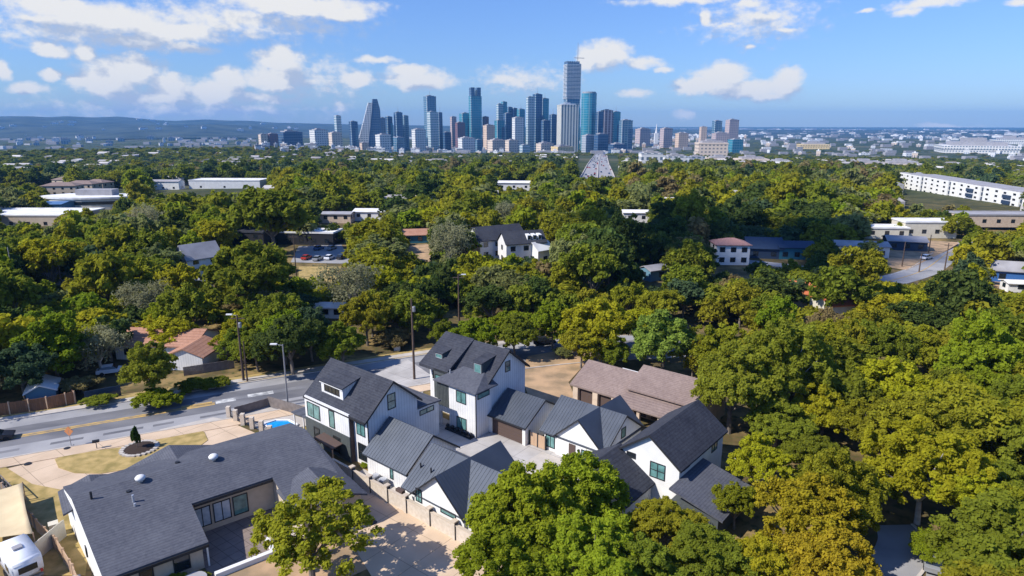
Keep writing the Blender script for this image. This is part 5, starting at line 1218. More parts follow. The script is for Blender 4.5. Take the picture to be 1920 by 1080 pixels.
def tower(x0, x1, yt, D, m, label, rot=28, shape='box', name='tower', yb=None, cat='tower', tiers=(), roof='greyroof', group=None):
    pc = AT((x0 + x1) / 2, 280, D); f = PR(pc.x, pc.y, pc.z)[2]; W = (x1 - x0) / F * f
    zt = AT((x0 + x1) / 2, yt, D).z; zb = terr(pc.x, pc.y) - 3; hh = zt - zb
    e = empty(name, (pc.x, pc.y, zb), R(rot) - math.atan2(pc.x, pc.y), label, cat, group)
    c, s = math.cos(R(rot)), abs(math.sin(R(rot))); w = W / (c + .75 * s); dp = w * .75
    q = MB(); 
    if shape == 'round':
        n = 20; q.prism([(W / 2 * math.cos(2 * math.pi * i / n), W / 2 * math.sin(2 * math.pi * i / n)) for i in range(n)], 0, hh)
        q.build('facade', FM[m], e); q = MB(); q.prism([(W * .45 * math.cos(2 * math.pi * i / n), W * .45 * math.sin(2 * math.pi * i / n)) for i in range(n)], hh, hh + W * .09); q.build('crown', roof, e)
    elif shape == 'sail':   # one leaning face like a sail
        q.extr('y', -dp / 2, dp / 2, [(-w * .5, 0), (w * .5, 0), (w * .46, hh * .8), (w * .30, hh), (w * .0, hh), (-w * .12, hh * .72)]); q.build('facade', FM[m], e)
        q = MB(); q.extr('y', -dp / 2 - 1, dp * .2, [(-w * 1.30, 0), (-w * .5, 0), (-w * .12, hh * .72), (-w * .02, hh * .93), (-w * .30, hh * .93), (-w * .62, hh * .62)]); q.build('sail_face', FM['white'], e)
    else:
        tp = hh
        q.box(-w / 2, w / 2, -dp / 2, dp / 2, 0, hh)
        if shape == 'sharp': q.extr('x', -w / 2, w * .1, [(-dp / 2, hh), (dp / 2, hh), (0, hh + w * .5)])
        q.build('facade', FM[m], e)
        q = MB(); q.box(-w * .36, w * .36, -dp * .36, dp * .36, hh, hh + w * .07); q.box(-w * .2, w * .1, -dp * .2, dp * .2, hh + w * .07, hh + w * .13); q.build('crown', roof, e)
        q = MB(); q.box(-w * .51, w * .51, -dp * .51, dp * .51, hh - w * .04, hh + w * .012); q.build('parapet', FM[m], e)
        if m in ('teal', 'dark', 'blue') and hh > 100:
            q = MB(); q.box(-w * .53, -w * .46, -dp * .53, -dp * .40, 0, hh * 1.02); q.build('lit_edge', FM['pale'], e)  # pale strip added on the left edge, sunlight put into its colour
            if random.random() < .6: q = MB(); q.box(w * .1, w * .53, -dp * .55, dp * .2, 0, hh * random.uniform(.6, .86)); q.build('lower_wing', FM[random.choice(('blue', 'dark', 'teal'))], e)
            if random.random() < .4: q = MB(); q.tube((0, 0, hh), (0, 0, hh + 22), .9, .3, n=5); q.build('antenna', 'polegrey', e)
        for (a, b, c0, c1, t, mm) in tiers:     # x-range, depth range (fractions), height fraction, material
            q = MB(); q.box(w * a, w * b, dp * c0, dp * c1, 0, hh * t); q.build('wing', FM[mm], e)
    return e, w, dp, hh
T = [
 (630, 643, 217, 2650, 'pale', 'slim pale tower, the leftmost tower of the skyline'), (657, 673, 228, 2600, 'dark', 'dark blue tower with a white domed top left of the sail-shaped tower'),
 (713, 726, 221, 2750, 'grey', 'grey tower just right of the sail-shaped tower'), (725, 738, 219, 2700, 'dark', 'dark tower, second right of the sail-shaped tower'),
 (741, 757, 211, 2650, 'dark', 'dark tower with a stepped top midway between the sail-shaped tower and the twin-stepped glass tower'), (756, 768, 217, 2700, 'blue', 'blue-grey tower left of the white block before the twin-stepped glass tower'),
 (797, 820, 181, 2700, 'blue', 'tall twin-stepped glass tower, the tallest left of the two-pronged tower'), (803, 822, 210, 2600, 'pale', 'pale glass tower in front of the twin-stepped glass tower'), (822, 831, 211, 2680, 'dark', 'narrow dark tower right of the twin-stepped glass tower'),
 (845, 857, 219, 2650, 'pink', 'pink granite tower left of the two-pronged tower'), (854, 873, 230, 2600, 'maroon', 'maroon tower at the foot of the two-pronged tower'), (862, 884, 213, 2720, 'teal', 'grey-green glass tower behind the maroon one'),
 (905, 917, 219, 2720, 'maroon', 'reddish tower right of the two-pronged tower'), (906, 928, 235, 2550, 'orange', 'salmon coloured tower with a white front right of the two-pronged tower'),
 (931, 943, 195, 2800, 'pale', 'pale glass tower with an angled top in the centre left of the skyline'), (940, 951, 191, 2820, 'teal', 'teal tower right behind the pale one with the angled top'),
 (927, 946, 226, 2640, 'teal', 'low teal tower at the foot of the pale glass tower with the angled top'), (944, 962, 213, 2680, 'dark', 'dark tower left of the white domed tower'),
 (951, 961, 201, 2850, 'blue', 'far blue tower, left one of a close pair'), (960, 970, 203, 2840, 'dark', 'far dark tower, right one of a close pair'), (969, 984, 205, 2800, 'teal', 'teal tower with a small spire behind the white domed tower'),
 (960, 982, 221, 2500, 'white', 'white and tan tower with a domed top, left of the mottled glass tower'),
 (986, 1001, 182, 2560, 'pale', 'mottled pale glass tower left of the tallest dark one'), (998, 1016, 177, 2600, 'dark', 'tall dark tower beside the mottled pale glass tower'), (1013, 1028, 185, 2640, 'teal', 'teal tower right of the tall dark tower'),
 (1014, 1031, 226, 2520, 'dark', 'lower dark blue block left of the white striped tower'), (1029, 1043, 215, 2580, 'dark', 'dark tower touching the white striped tower on its left'),
 (1088, 1116, 175, 2600, 'teal', 'round teal glass tower right of the tallest tower', 'round'),
 (1115, 1130, 210, 2560, 'dark', 'dark tower right of the round teal one'), (1125, 1147, 207, 2620, 'redwhite', 'red and white striped tower'), (1144, 1161, 210, 2660, 'teal', 'teal tower right of the red and white striped one'),
 (1159, 1184, 226, 2500, 'blue', 'blue-grey tower with a white left side, the rightmost tower of the main skyline'),
 (1090, 1116, 254, 2380, 'grey', 'grey block at the foot of the round teal tower'), (1113, 1140, 252, 2350, 'dark', 'dark glass block at the foot of the red and white striped tower'), (1140, 1175, 271, 2300, 'dark', 'low dark block at the foot of the rightmost main tower'),
 (1332, 1350, 227, 3300, 'blue', 'dark blue box tower standing alone right of downtown'), (1357, 1381, 225, 3300, 'pink', 'white capped pink tower right of the lone dark blue one'),
 (1309, 1323, 238, 3300, 'orange', 'small orange-tan tower left of the lone dark blue one'), (1236, 1259, 241, 3000, 'pink', 'broad pink and tan block right of the white spire'), (1265, 1289, 250, 2900, 'orange', 'orange block right of the broad pink block'),
 (1190, 1218, 242, 3200, 'pink', 'pink block just right of the main skyline'), (1333, 1364, 250, 3000, 'pink', 'low pink block below the lone dark blue tower'),
 (1364, 1392, 262, 2500, 'teal', 'low teal glass block at the foot of the white capped pink tower'),
 (523, 568, 248, 2500, 'dark', 'long dark blue office block left of downtown'), (487, 504, 252, 2450, 'tan', 'tan and dark brown block, left half, at the left end of downtown'), (503, 523, 251, 2460, 'maroon', 'dark brown block beside the tan one at the left end of downtown'),
 (583, 616, 244, 2600, 'white', 'white block with square windows left of the slim pale tower'), (618, 642, 249, 2450, 'tan', 'tan stepped block at the foot of the slim pale tower'),
 (773, 799, 243, 2500, 'white', 'white block left of the twin-stepped glass tower'), (705, 734, 253, 2350, 'white', 'wide white block at the foot of the sail-shaped tower'), (675, 692, 268, 2300, 'orange', 'low salmon block under the sail-shaped tower'),
 (859, 891, 259, 2350, 'white', 'low white block under the maroon tower'), (914, 948, 263, 2300, 'tan', 'low tan block under the salmon coloured tower'), (947, 972, 263, 2250, 'tan', 'low salmon-tan block left of the white domed tower base'),
 (974, 994, 272, 2150, 'pale', 'low pale blue block at the foot of the mottled glass tower'), (1005, 1038, 269, 2200, 'tan', 'cream block left of the yellow block'), (1033, 1075, 275, 2150, 'yellow', 'yellow block at the foot of the white striped tower'),
 (891, 905, 262, 2400, 'blue', 'low blue block right of the low white block under the maroon tower'), (831, 846, 248, 2650, 'dark', 'low dark blue block left of the pink granite tower'), (738, 760, 258, 2400, 'blue', 'low blue-grey block right of the wide white block'),
]
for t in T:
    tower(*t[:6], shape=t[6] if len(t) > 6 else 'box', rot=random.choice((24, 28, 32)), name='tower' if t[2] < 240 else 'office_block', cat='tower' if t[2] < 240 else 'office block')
e, w, dp, hh = tower(688, 717, 186, 2650, 'dark', 'dark glass tower with a pale leaning sail-shaped face at the left of downtown', rot=4, shape='sail')
q = MB(); q.box(w * .02, w * .3, -dp * .4, dp * .4, hh * .8, hh * 1.0); q.build('top_block', FM['teal'], e)
e, w, dp, hh = tower(880, 904, 181, 2700, 'teal', 'tall glass tower with two dark prongs on its top', rot=18)
for a in (-.46, .12):
    q = MB(); q.box(w * a, w * (a + .34), -dp * .4, dp * .4, hh, hh + 16 * 2.1); q.build('prong', FM['dark'], e)
# the tallest tower: slab edges stacked above a narrower lower shaft
e, w, dp, hh = tower(1055, 1085, 185, 2750, 'blue', 'tallest tower of the skyline with stacked pale floors and a crane mast on top', rot=20)
q = MB(); n = 26; h1 = AT(1068, 120, 2750).z - e.location.z
q.box(-w * .52, w * .52, -dp * .52, dp * .52, hh, h1); q.build('upper_shaft', FM['blue'], e)
q = MB()
for i in range(n):
    z = hh + (h1 - hh) * i / n; q.box(-w * .56, w * .56, -dp * .56, dp * .56, z, z + 1.5)
q.build('floor_slabs', 'whiteroof', e)
q = MB(); q.tube((w * .4, 0, h1), (w * .4, 0, h1 + 80), 1.3, .8, n=5); q.box(w * .1, w * .9, -.8, .8, h1 + 22, h1 + 24); q.build('crane_mast', 'polegrey', e)
q = MB()
for i in range(6): q.box(-w * .5 + i * w * .17, -w * .44 + i * w * .17, -dp * .5, dp * .5, h1, h1 + 9)
q.build('crown', FM['dark'], e)
e, w, dp, hh = tower(1043, 1083, 197, 2450, 'stripe', 'white tower with dark vertical stripes in front of the tallest tower', rot=20, roof='metal_light')
# domes and spire
for px, py, D, r_, lb in ((665, 228, 2600, 12, 0), (972, 221, 2500, 12, 0)):
    pass
b = AT(1230, 262, 3400); e = empty('spire', (b.x, b.y, -58), 0, 'thin white spire on the horizon right of downtown', 'spire')
z = AT(1230, 232, 3400).z + 58; q = MB(); q.box(-9, 9, -9, 9, 0, z - 45); q.build('shaft', 'white', e); q = MB(); q.tube((0, 0, z - 45), (0, 0, z), 6, .6, n=8); q.build('spire_tip', 'white', e)
# apartment row and blocks in front, right of the highway
for x0, x1, yt, yb, m_, lb in ((1198, 1243, 287, 318, 'white', 'white mid-rise block, leftmost of the row right of the highway'), (1243, 1291, 293, 310, 'white', 'long low white block, second in the row right of the highway'),
                             (1290, 1322, 294, 313, 'grey', 'blue-grey and white block, third in the row right of the highway'), (1303, 1363, 268, 296, 'tan', 'broad cream apartment slab with many bays behind the row right of the highway'),
                             (1322, 1380, 297, 307, 'tan', 'long low tan block below the broad cream apartment slab'), (1378, 1442, 298, 310, 'tan', 'long low cream block right of the broad cream slab'),
                             (1443, 1486, 302, 314, 'white', 'low white apartment block at the right end of the row'), (1590, 1660, 306, 314, 'orange', 'low orange-cream block in the far trees at the right, left half'),
                             (1655, 1732, 307, 317, 'tan', 'low cream block in the far trees at the right, right half'), (1495, 1552, 271, 279, 'yellow', 'low yellow building on the far plain'),
                             (1762, 1895, 274, 286, 'white', 'very long white building on the far plain at the right'), (1860, 1925, 262, 270, 'white', 'long white building at the right edge of the far plain')):
    c = GT((x0 + x1) / 2, yb); D = math.hypot(c.x, c.y); tower(x0, x1, yt, D, m_, lb, rot=12, name='apartment_block', cat='apartment block')
# highway with traffic
hw = [tuple(GT(1119, 341)[:2]), tuple(GT(1121, 325)[:2]), tuple(GT(1122, 308)[:2]), tuple(GT(1125, 296)[:2]), tuple(GT(1127, 289)[:2])]
strip('highway', hw, -17, 17, .6, 'asphalt_old', th=.8)
for s in (-17, 0, 17): strip('highway_barrier', hw, s - .5, s + .5, 1.6, 'sidewalk', th=1.2)
a, b = Vector(hw[0]), Vector(hw[-1]); d = (b - a); L = d.length; d /= L; nn = Vector((-d.y, d.x)); k = 0
for i in range(90):
    t = (random.random() ** 1.3) * L; ln = random.choice((-15.5, -12.5, -9.5, -6.5, -3.5, 3.5, 6.5, 9.5, 12.5, 15.5)); kd = random.choice(list(cars)); p = a + d * t + nn * ln
    seg = 0
    o_ = cars[kd].copy(); COL.objects.link(o_); o_.location = (p.x, p.y, terr(p.x, p.y) + .62); o_.rotation_euler = (0, 0, math.atan2(d.y, d.x)); o_.scale = (1.15, 1.15, 1.15)
    for ch in cars[kd].children:
        if ch.name.split('.')[0] in ('body', 'windows', 'roof'):
            c_ = ch.copy(); COL.objects.link(c_); c_.parent = o_
    cn = {'paintdark': 'dark', 'carwhite': 'white', 'paintblue': 'blue', 'paintsilver': 'silver', 'paintred': 'red'}[kd]
    tag(o_, f'tiny {cn} car in the traffic on the distant highway below downtown', 'car', f'{cn} cars on the highway'); o_.name = 'highway_car'
# small far buildings of the plain
M['fb_white'] = facade('far_white_wall', (.68, .67, .66), (.2, .24, .3), 5, 9, .4, .5, .4)
FB = []
for i, (wm, rm) in enumerate((('fb_white', 'whiteroof'), ('fb_white', 'greyroof'), ('tan', 'whiteroof'), ('orange', 'whiteroof'), ('grey', 'greyroof'), ('pink', 'greyroof'))):
    q = MB(); q.box(-10, 10, -6, 6, -3, 6); wmm = q.mesh('far_wall', FM.get(wm) or M[wm]); q = MB(); q.box(-10.4, 10.4, -6.4, 6.4, 6, 6.8); q.box(-4, 2, -3, 2, 6.8, 8.3); FB.append((wmm, q.mesh('far_roof', rm), i))
FC = {0: 'white', 1: 'white and grey roofed', 2: 'tan', 3: 'orange-tan', 4: 'grey', 5: 'pinkish'}
bands = [(20, 485, 255, 274, 60, (0, 1, 4), 'on the plain left of downtown', 6), (480, 1180, 280, 290, 95, (0, 1, 2, 4, 2, 0), 'at the foot of the downtown towers', 9), (1180, 1400, 246, 282, 60, (0, 2, 3, 5, 1), 'on the plain just right of downtown', 6),
         (1390, 1920, 243, 262, 75, (0, 1, 4, 0), 'along the far right horizon', 7), (1400, 1900, 262, 300, 30, (0, 1, 2), 'in the far trees at the right', 6), (0, 560, 224, 246, 26, (0, 1), 'on the blue hills at the left', 6)]
for x0, x1, y0, y1, n, kinds, lb, wpx in bands:
    for i in range(n):
        px, py = random.uniform(x0, x1), random.uniform(y0, y1) if y0 > 230 else random.uniform(y0, y1)
        if 'hills' in lb: p = None; D = random.uniform(7200, 8500); p = AT(px, py, D); hillside = True
        else: p = GT(px, max(py, 242.5)); hillside = False
        if math.hypot(p.x, p.y) > 14500: continue
        D = math.hypot(p.x, p.y); sc = random.uniform(.6, 1.7) * wpx / F * D / 20; FBk = FB[random.choice(kinds)]
        e = empty('far_building', p, random.uniform(-.3, .3) - math.atan2(p.x, p.y), f'tiny {FC[FBk[2]]} building {lb}', 'building', f'tiny {FC[FBk[2]]} buildings {lb}')
        hz_ = random.uniform(1.0, 2.2) * (1.2 if D < 4000 else 1.7); e.scale = (sc, sc, hz_)
        if hillside: e['_hill'] = 1
        for m_, nm in ((FBk[0], 'wall'), (FBk[1], 'roof')):
            o_ = bpy.data.objects.new(nm, m_); COL.objects.link(o_); o_.parent = e

# the countless small roofs of the far suburbs
for nm, mt, sd, lb in (('far_suburb', 'fb_white', 1, 'countless tiny pale houses scattered over the far plain'), ('far_suburb', 'greyroof', 2, 'countless tiny grey roofs scattered over the far plain')):
    q = MB(); k = 0; rr_ = random.Random(sd)
    while k < (330 if sd == 1 else 1000):
        u = rr_.random(); d = 1900 + 12000 * u ** 1.2; a = R(rr_.uniform(-42, 42)); x, y = d * math.sin(a), d * math.cos(a); px = PR(x, y, 0)[0]
        k += 1
        if -30 < math.degrees(a) < -8 and d < 2300: continue
        w = rr_.uniform(5, 12) * (1 + d / 3500); dd = w * .5; h_ = rr_.uniform(5, 9) * (1 + d / 7000); z = terr(x, y)
        q.box(x - w, x + w, y - dd, y + dd, z - 2, z + h_)
    tag(q.build(nm, mt, fix=False), lb, 'suburb', kind='stuff')
q = MB(); rr_ = random.Random(5)
for i in range(520):
    d = rr_.uniform(340, 1500); a = R(rr_.uniform(-40, 40)); x, y = d * math.sin(a), d * math.cos(a)
    if blocked(x, y, 8): continue
    z = terr(x, y); w, l_ = rr_.uniform(4, 6), rr_.uniform(6, 11); t = rr_.choice((-1, 1)); zz = z + rr_.uniform(6.0, 10.0)
    q.extr('x' if t > 0 else 'y', (x if t > 0 else y) - l_, (x if t > 0 else y) + l_, [((y if t > 0 else x) - w, z - 3), ((y if t > 0 else x) + w, z - 3), ((y if t > 0 else x) + w, zz - 1.5), ((y if t > 0 else x), zz), ((y if t > 0 else x) - w, zz - 1.5)])
tag(q.build('wooded_suburb', mat('mixed_pale_roofs', (.62, .58, .54), .85, (.22, .2, .2), .012, detail=2)), 'countless pale and grey roofs half hidden in the far woods', 'suburb', kind='stuff')

# ================================================================== HILLS
RID = [(-500, 219), (-200, 216), (0, 217), (20, 216.5), (62, 217), (95, 219.5), (130, 217.5), (180, 220), (225, 219), (290, 225), (330, 227), (390, 224), (430, 226), (470, 226), (520, 230), (600, 231), (700, 234), (860, 236.5), (1000, 239.5), (1200, 242), (1920, 246), (2400, 246)]
def ridge(px):
    for (a, b), (c, d) in zip(RID[:-1], RID[1:]):
        if a <= px <= c: return b + (d - b) * (px - a) / (c - a)
    return 246
def hills():
    from mathutils import noise
    nb = 260; rr = [5200, 5800, 6500, 7200, 7900, 8600, 9400, 10200, 11200, 12500, 14000]; vs = []; az0, az1 = R(-44), R(44)
    for i, d in enumerate(rr):
        for j in range(nb + 1):
            a = az0 + (az1 - az0) * j / nb; x, y = d * math.sin(a), d * math.cos(a); px = PR(x, y, 0)[0]; zt = AT(px, ridge(px), 10200).z
            fr = (.0, .10, .2, .36, .46, .62, .8, 1, .8, .4, 0)[i]; nz = noise.noise(Vector((x / 1500, y / 1500, i * .2))) * .34 + noise.noise(Vector((x / 500, y / 500, 2))) * .14
            h = max(0, (zt + 58) * (fr + (nz if 0 < i < 7 else nz * .25) * min(1, (zt + 58) / 90))); vs.append((x, y, -58.5 + h))
    fs = [(i * (nb + 1) + j, i * (nb + 1) + j + 1, (i + 1) * (nb + 1) + j + 1, (i + 1) * (nb + 1) + j) for i in range(len(rr) - 1) for j in range(nb)]
    q = MB(); q.add(vs, fs); o = q.build('hills', M['hill'], smooth=True); tag(o, kind='structure'); return o
M['hill'] = mat('wooded_hill', (.008, .020, .018), .95, (.05, .065, .05), .004, detail=10)
hill = hills()
bpy.context.view_layer.update()
from mathutils.bvhtree import BVHTree
bv = BVHTree.FromPolygons([v.co.copy() for v in hill.data.vertices], [tuple(p.vertices) for p in hill.data.polygons])
for o_ in list(COL.objects):
    if o_.get('_hill'):
        hit = bv.ray_cast(Vector((0, 0, H)), (o_.location - Vector((0, 0, H))).normalized())
        if hit[0]: o_.location = hit[0]
        else:
            h2 = bv.ray_cast(Vector((o_.location.x, o_.location.y, 2000)), Vector((0, 0, -1)))
            if h2[0]: o_.location = h2[0]
        del o_['_hill']

# ================================================================== THE CLOUD SHADING THE MIDDLE WOODS
def cumulus(tx, ty, alt, rx, ry, label):
    from mathutils import noise
    sv = Vector((math.sin(R(247)) * math.cos(R(43)), math.cos(R(247)) * math.cos(R(43)), math.sin(R(43)))); c = Vector((tx, ty, 0)) + sv * (alt / sv.z); bm = bmesh.new()
    for i in range(11):
        a = random.uniform(0, 6.28); q_ = math.sqrt(random.random()) * .75; r_ = random.uniform(.25, .45) * min(rx, ry)
        p = Vector((rx * q_ * math.cos(a), ry * q_ * math.sin(a), random.uniform(0, .25) * rx))
        g_ = bmesh.ops.create_icosphere(bm, subdivisions=3, radius=r_)
        for v in g_['verts']:
            n_ = noise.noise(v.co * .06 + Vector((i * 7, 0, 0))); v.co = v.co * (1 + .5 * n_); v.co.z *= .55; v.co += p
    me_ = bpy.data.meshes.new('cloud'); bm.to_mesh(me_); bm.free(); me_.materials.append(M['cloud']); me_.polygons.foreach_set('use_smooth', [True] * len(me_.polygons))
    o_ = bpy.data.objects.new('cloud', me_); COL.objects.link(o_); o_.location = c; tag(o_, label, 'cloud')
M['cloud'] = mat('white_cloud', (.85, .86, .88), 1.0)
cumulus(74, 218, 900, 50, 62, 'white cumulus cloud high above whose shadow lies on the middle woods')

# ================================================================== HAZE, SKY, LIGHT, CAMERA
q = MB(); q.box(-16500, 16500, -300, 15800, -62, 330); hz = q.build('haze', 'white'); hz.data.materials.clear()
m = bpy.data.materials.new('haze_air'); m.use_nodes = True; nt = m.node_tree; nt.nodes.remove(nt.nodes['Principled BSDF'])
pv = nt.nodes.new('ShaderNodeVolumePrincipled'); pv.inputs['Density'].default_value = 5.5e-5; pv.inputs['Color'].default_value = (.17, .47, .93, 1); pv.inputs['Anisotropy'].default_value = .0
nt.links.new(pv.outputs[0], nt.nodes['Material Output'].inputs['Volume']); hz.data.materials.append(m); tag(hz, 'thin bluish air over the whole scene', 'haze', kind='stuff')

SUN_AZ, SUN_EL = 247.0, 43.0
world = bpy.data.worlds.new('World'); scene.world = world; world.use_nodes = True; nt = world.node_tree
bg = nt.nodes['Background']; sky = nt.nodes.new('ShaderNodeTexSky'); sky.sky_type = 'NISHITA'; sky.sun_disc = False
sky.sun_elevation = R(SUN_EL); sky.sun_rotation = R(SUN_AZ); sky.air_density = 1.0; sky.dust_density = .2; sky.ozone_density = 2.2
bg.inputs['Strength'].default_value = .13
def node(t, **k):
    n = nt.nodes.new(t)
    for a, b in k.items(): setattr(n, a, b)
    return n
def mth(op, a, b=None, c=None, tree=None):
    n = (tree or nt).nodes.new('ShaderNodeMath'); n.operation = op
    for i, v in enumerate((a, b, c)):
        if v is None: continue
        if isinstance(v, (int, float)): n.inputs[i].default_value = v
        else: (tree or nt).links.new(v, n.inputs[i])
    return n.outputs[0]
tc = node('ShaderNodeTexCoord'); nrm = node('ShaderNodeVectorMath', operation='NORMALIZE'); nt.links.new(tc.outputs['Generated'], nrm.inputs[0])
sx = node('ShaderNodeSeparateXYZ'); nt.links.new(nrm.outputs[0], sx.inputs[0])
azn = mth('ARCTAN2', sx.outputs[0], sx.outputs[1]); eln = mth('ARCSINE', sx.outputs[2])
cv = node('ShaderNodeCombineXYZ'); nt.links.new(mth('MULTIPLY', azn, 100), cv.inputs[0]); nt.links.new(mth('MULTIPLY', eln, 100), cv.inputs[1])   # hundredths of a radian
CL = [(150, 62, 190, 34, .75), (430, 40, 230, 36, .75), (330, 205, 270, 26, .7), (600, 150, 90, 40, .5), (1420, 40, 110, 40, .55), (980, 150, 80, 26, .55), (205, 150, 75, 48), (255, 130, 60, 38), (320, 165, 55, 38), (290, 185, 110, 16), (405, 175, 60, 32), (430, 150, 38, 30), (525, 115, 55, 36), (520, 150, 75, 30), (480, 185, 110, 14), (420, 205, 150, 14),
      (200, 35, 190, 30), (120, 15, 130, 22), (330, 60, 120, 26), (250, 75, 90, 18), (560, 10, 170, 24), (640, 25, 70, 16), (60, 35, 60, 8), (350, 90, 60, 12),
      (95, 92, 48, 16), (160, 100, 28, 22), (8, 135, 18, 18), (52, 166, 42, 15), (95, 138, 24, 15), (150, 150, 30, 16),
      (670, 148, 36, 20), (785, 150, 80, 22), (770, 132, 50, 16), (705, 112, 48, 8), (950, 150, 46, 12), (972, 156, 18, 12),
      (1135, 104, 52, 32), (1100, 112, 22, 28), (1205, 118, 44, 12), (1245, 132, 16, 8), (1350, 142, 62, 32), (1310, 160, 60, 22), (1400, 168, 90, 22), (1475, 155, 38, 34), (1440, 182, 60, 12),
      (1190, 174, 30, 10), (1285, 216, 20, 12), (1408, 88, 13, 6), (1270, 2, 120, 9), (1325, 33, 14, 20), (1365, 48, 30, 5), (1440, 30, 60, 12), (1470, 55, 36, 6), (1400, 8, 40, 10), (1745, 5, 85, 12), (1700, 22, 30, 10), (1905, 3, 30, 9), (1775, 236, 75, 6), (640, 205, 18, 12), (1620, 22, 16, 5)]
cg = bpy.data.node_groups.new('cloud_field', 'ShaderNodeTree'); cg.interface.new_socket('P', in_out='INPUT', socket_type='NodeSocketVector'); cg.interface.new_socket('Field', in_out='OUTPUT', socket_type='NodeSocketFloat')
gi = cg.nodes.new('NodeGroupInput'); go = cg.nodes.new('NodeGroupOutput'); prev = None
# ragged edges: warp the position, then take the strongest of the cloud masses
def cgn(t, **k):
    n = cg.nodes.new(t)
    for a, b in k.items(): setattr(n, a, b)
    return n
def dirp(px, py):
    d = Vector(ray(px, py)).normalized(); return math.atan2(d.x, d.y) * 100, math.asin(d.z) * 100
wn = cgn('ShaderNodeTexNoise'); wn.inputs['Scale'].default_value = .35; wn.inputs['Detail'].default_value = 4; cg.links.new(gi.outputs[0], wn.inputs['Vector'])
ws = cgn('ShaderNodeVectorMath', operation='SUBTRACT'); ws.inputs[1].default_value = (.5, .5, .5); cg.links.new(wn.outputs['Color'], ws.inputs[0])
wm_ = cgn('ShaderNodeVectorMath', operation='MULTIPLY_ADD'); wm_.inputs[1].default_value = (2.4, 1.6, 0); cg.links.new(ws.outputs[0], wm_.inputs[0]); cg.links.new(gi.outputs[0], wm_.inputs[2])
for px, py, w_, h_, *am in CL:
    a0, e0 = dirp(px, py); a1, _ = dirp(px + w_, py); _, e1 = dirp(px, py - h_)
    s_ = cgn('ShaderNodeVectorMath', operation='SUBTRACT'); s_.inputs[1].default_value = (a0, e0, 0); cg.links.new(wm_.outputs[0], s_.inputs[0])
    m_ = cgn('ShaderNodeVectorMath', operation='MULTIPLY'); m_.inputs[1].default_value = (1 / abs(a1 - a0), 1 / abs(e1 - e0), 0); cg.links.new(s_.outputs[0], m_.inputs[0])
    l_ = cgn('ShaderNodeVectorMath', operation='LENGTH'); cg.links.new(m_.outputs[0], l_.inputs[0])
    amp = am[0] if am else 1.6 if h_ > 14 else 1.0
    f_ = mth('MULTIPLY_ADD', l_.outputs['Value'], -amp, amp, tree=cg)
    prev = f_ if prev is None else mth('SMOOTH_MAX', prev, f_, .35, tree=cg)
cg.links.new(prev, go.inputs[0])
def field(vec):
    g_ = node('ShaderNodeGroup'); g_.node_tree = cg; nt.links.new(vec, g_.inputs[0])
    n = node('ShaderNodeTexNoise'); n.inputs['Scale'].default_value = .55; n.inputs['Detail'].default_value = 10; n.inputs['Roughness'].default_value = .6
    mp = node('ShaderNodeMapping'); mp.inputs['Scale'].default_value = (1, 1.5, 1); nt.links.new(vec, mp.inputs[0]); nt.links.new(mp.outputs[0], n.inputs['Vector'])
    return mth('ADD', g_.outputs[0], mth('MULTIPLY_ADD', n.outputs['Fac'], 1.7, -.62))
f0 = field(cv.outputs[0]); off = node('ShaderNodeVectorMath', operation='ADD'); off.inputs[1].default_value = (-1.6, 2.4, 0); nt.links.new(cv.outputs[0], off.inputs[0]); f1 = field(off.outputs[0])
dens = node('ShaderNodeMapRange', interpolation_type='SMOOTHSTEP'); dens.inputs[1].default_value = -.05; dens.inputs[2].default_value = 1.0; nt.links.new(f0, dens.inputs[0]); dens.inputs[4].default_value = .96
lit = node('ShaderNodeMapRange'); lit.inputs[1].default_value = -.55; lit.inputs[2].default_value = .35; ln_ = node('ShaderNodeTexNoise'); ln_.inputs['Scale'].default_value = .3; ln_.inputs['Detail'].default_value = 8; nt.links.new(cv.outputs[0], ln_.inputs['Vector'])
nt.links.new(mth('ADD', mth('SUBTRACT', f0, mth('MAXIMUM', f1, -.1)), mth('MULTIPLY_ADD', ln_.outputs['Fac'], 1.6, -.86)), lit.inputs[0])
ccol = node('ShaderNodeMix', data_type='RGBA'); ccol.inputs[6].default_value = (2.7, 3.1, 3.9, 1); ccol.inputs[7].default_value = (5.1, 5.0, 4.8, 1); nt.links.new(lit.outputs[0], ccol.inputs[0])
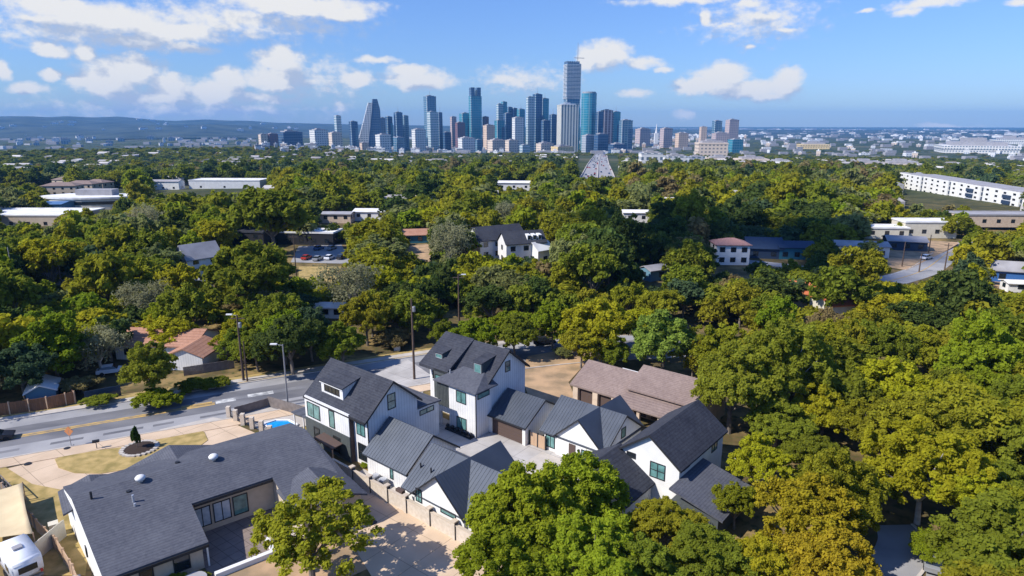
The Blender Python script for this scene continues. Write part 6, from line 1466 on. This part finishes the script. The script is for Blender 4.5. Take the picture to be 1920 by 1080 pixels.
sky2 = node('ShaderNodeMix', data_type='RGBA', blend_type='MULTIPLY'); sky2.inputs[0].default_value = 1; sg = node('ShaderNodeMapRange'); sg.inputs[1].default_value = 0; sg.inputs[2].default_value = .5; sg.inputs[3].default_value = .70; sg.inputs[4].default_value = 1.12; nt.links.new(eln, sg.inputs[0])
sv_ = node('ShaderNodeVectorMath', operation='SCALE'); nt.links.new(sky.outputs[0], sv_.inputs[0]); nt.links.new(sg.outputs[0], sv_.inputs['Scale'])
nt.links.new(sv_.outputs[0], sky2.inputs[6]); sky2.inputs[7].default_value = (.54, .71, 1.08, 1)
fin = node('ShaderNodeMix', data_type='RGBA'); nt.links.new(dens.outputs[0], fin.inputs[0]); nt.links.new(sky2.outputs[2], fin.inputs[6]); nt.links.new(ccol.outputs[2], fin.inputs[7]); nt.links.new(fin.outputs[2], bg.inputs[0])
world.cycles.sampling_method = 'MANUAL'; world.cycles.sample_map_resolution = 512

l = bpy.data.lights.new('sun', 'SUN'); l.energy = 4.7; l.angle = R(.5); l.color = (1, .955, .88); lo = bpy.data.objects.new('sun', l); COL.objects.link(lo)
sd = Vector((math.sin(R(SUN_AZ)) * math.cos(R(SUN_EL)), math.cos(R(SUN_AZ)) * math.cos(R(SUN_EL)), math.sin(R(SUN_EL))))
lo.rotation_euler = sd.to_track_quat('Z', 'Y').to_euler(); lo.location = (0, 0, 120)
cam = bpy.data.cameras.new('camera'); co = bpy.data.objects.new('camera', cam); COL.objects.link(co); scene.camera = co
co.location = (0, 0, H); co.rotation_euler = (R(90) - PITCH, 0, 0); cam.sensor_width = 36; cam.lens = F / 1920 * 36; cam.clip_end = 60000; cam.clip_start = .5
vs_ = scene.view_settings; vs_.view_transform = 'Standard'; vs_.look = 'None'; vs_.exposure = .47; vs_.gamma = 1
scene.cycles.max_bounces = 5; scene.cycles.diffuse_bounces = 3; scene.cycles.glossy_bounces = 2; scene.cycles.transmission_bounces = 3; scene.cycles.volume_bounces = 0; scene.cycles.use_denoising = True
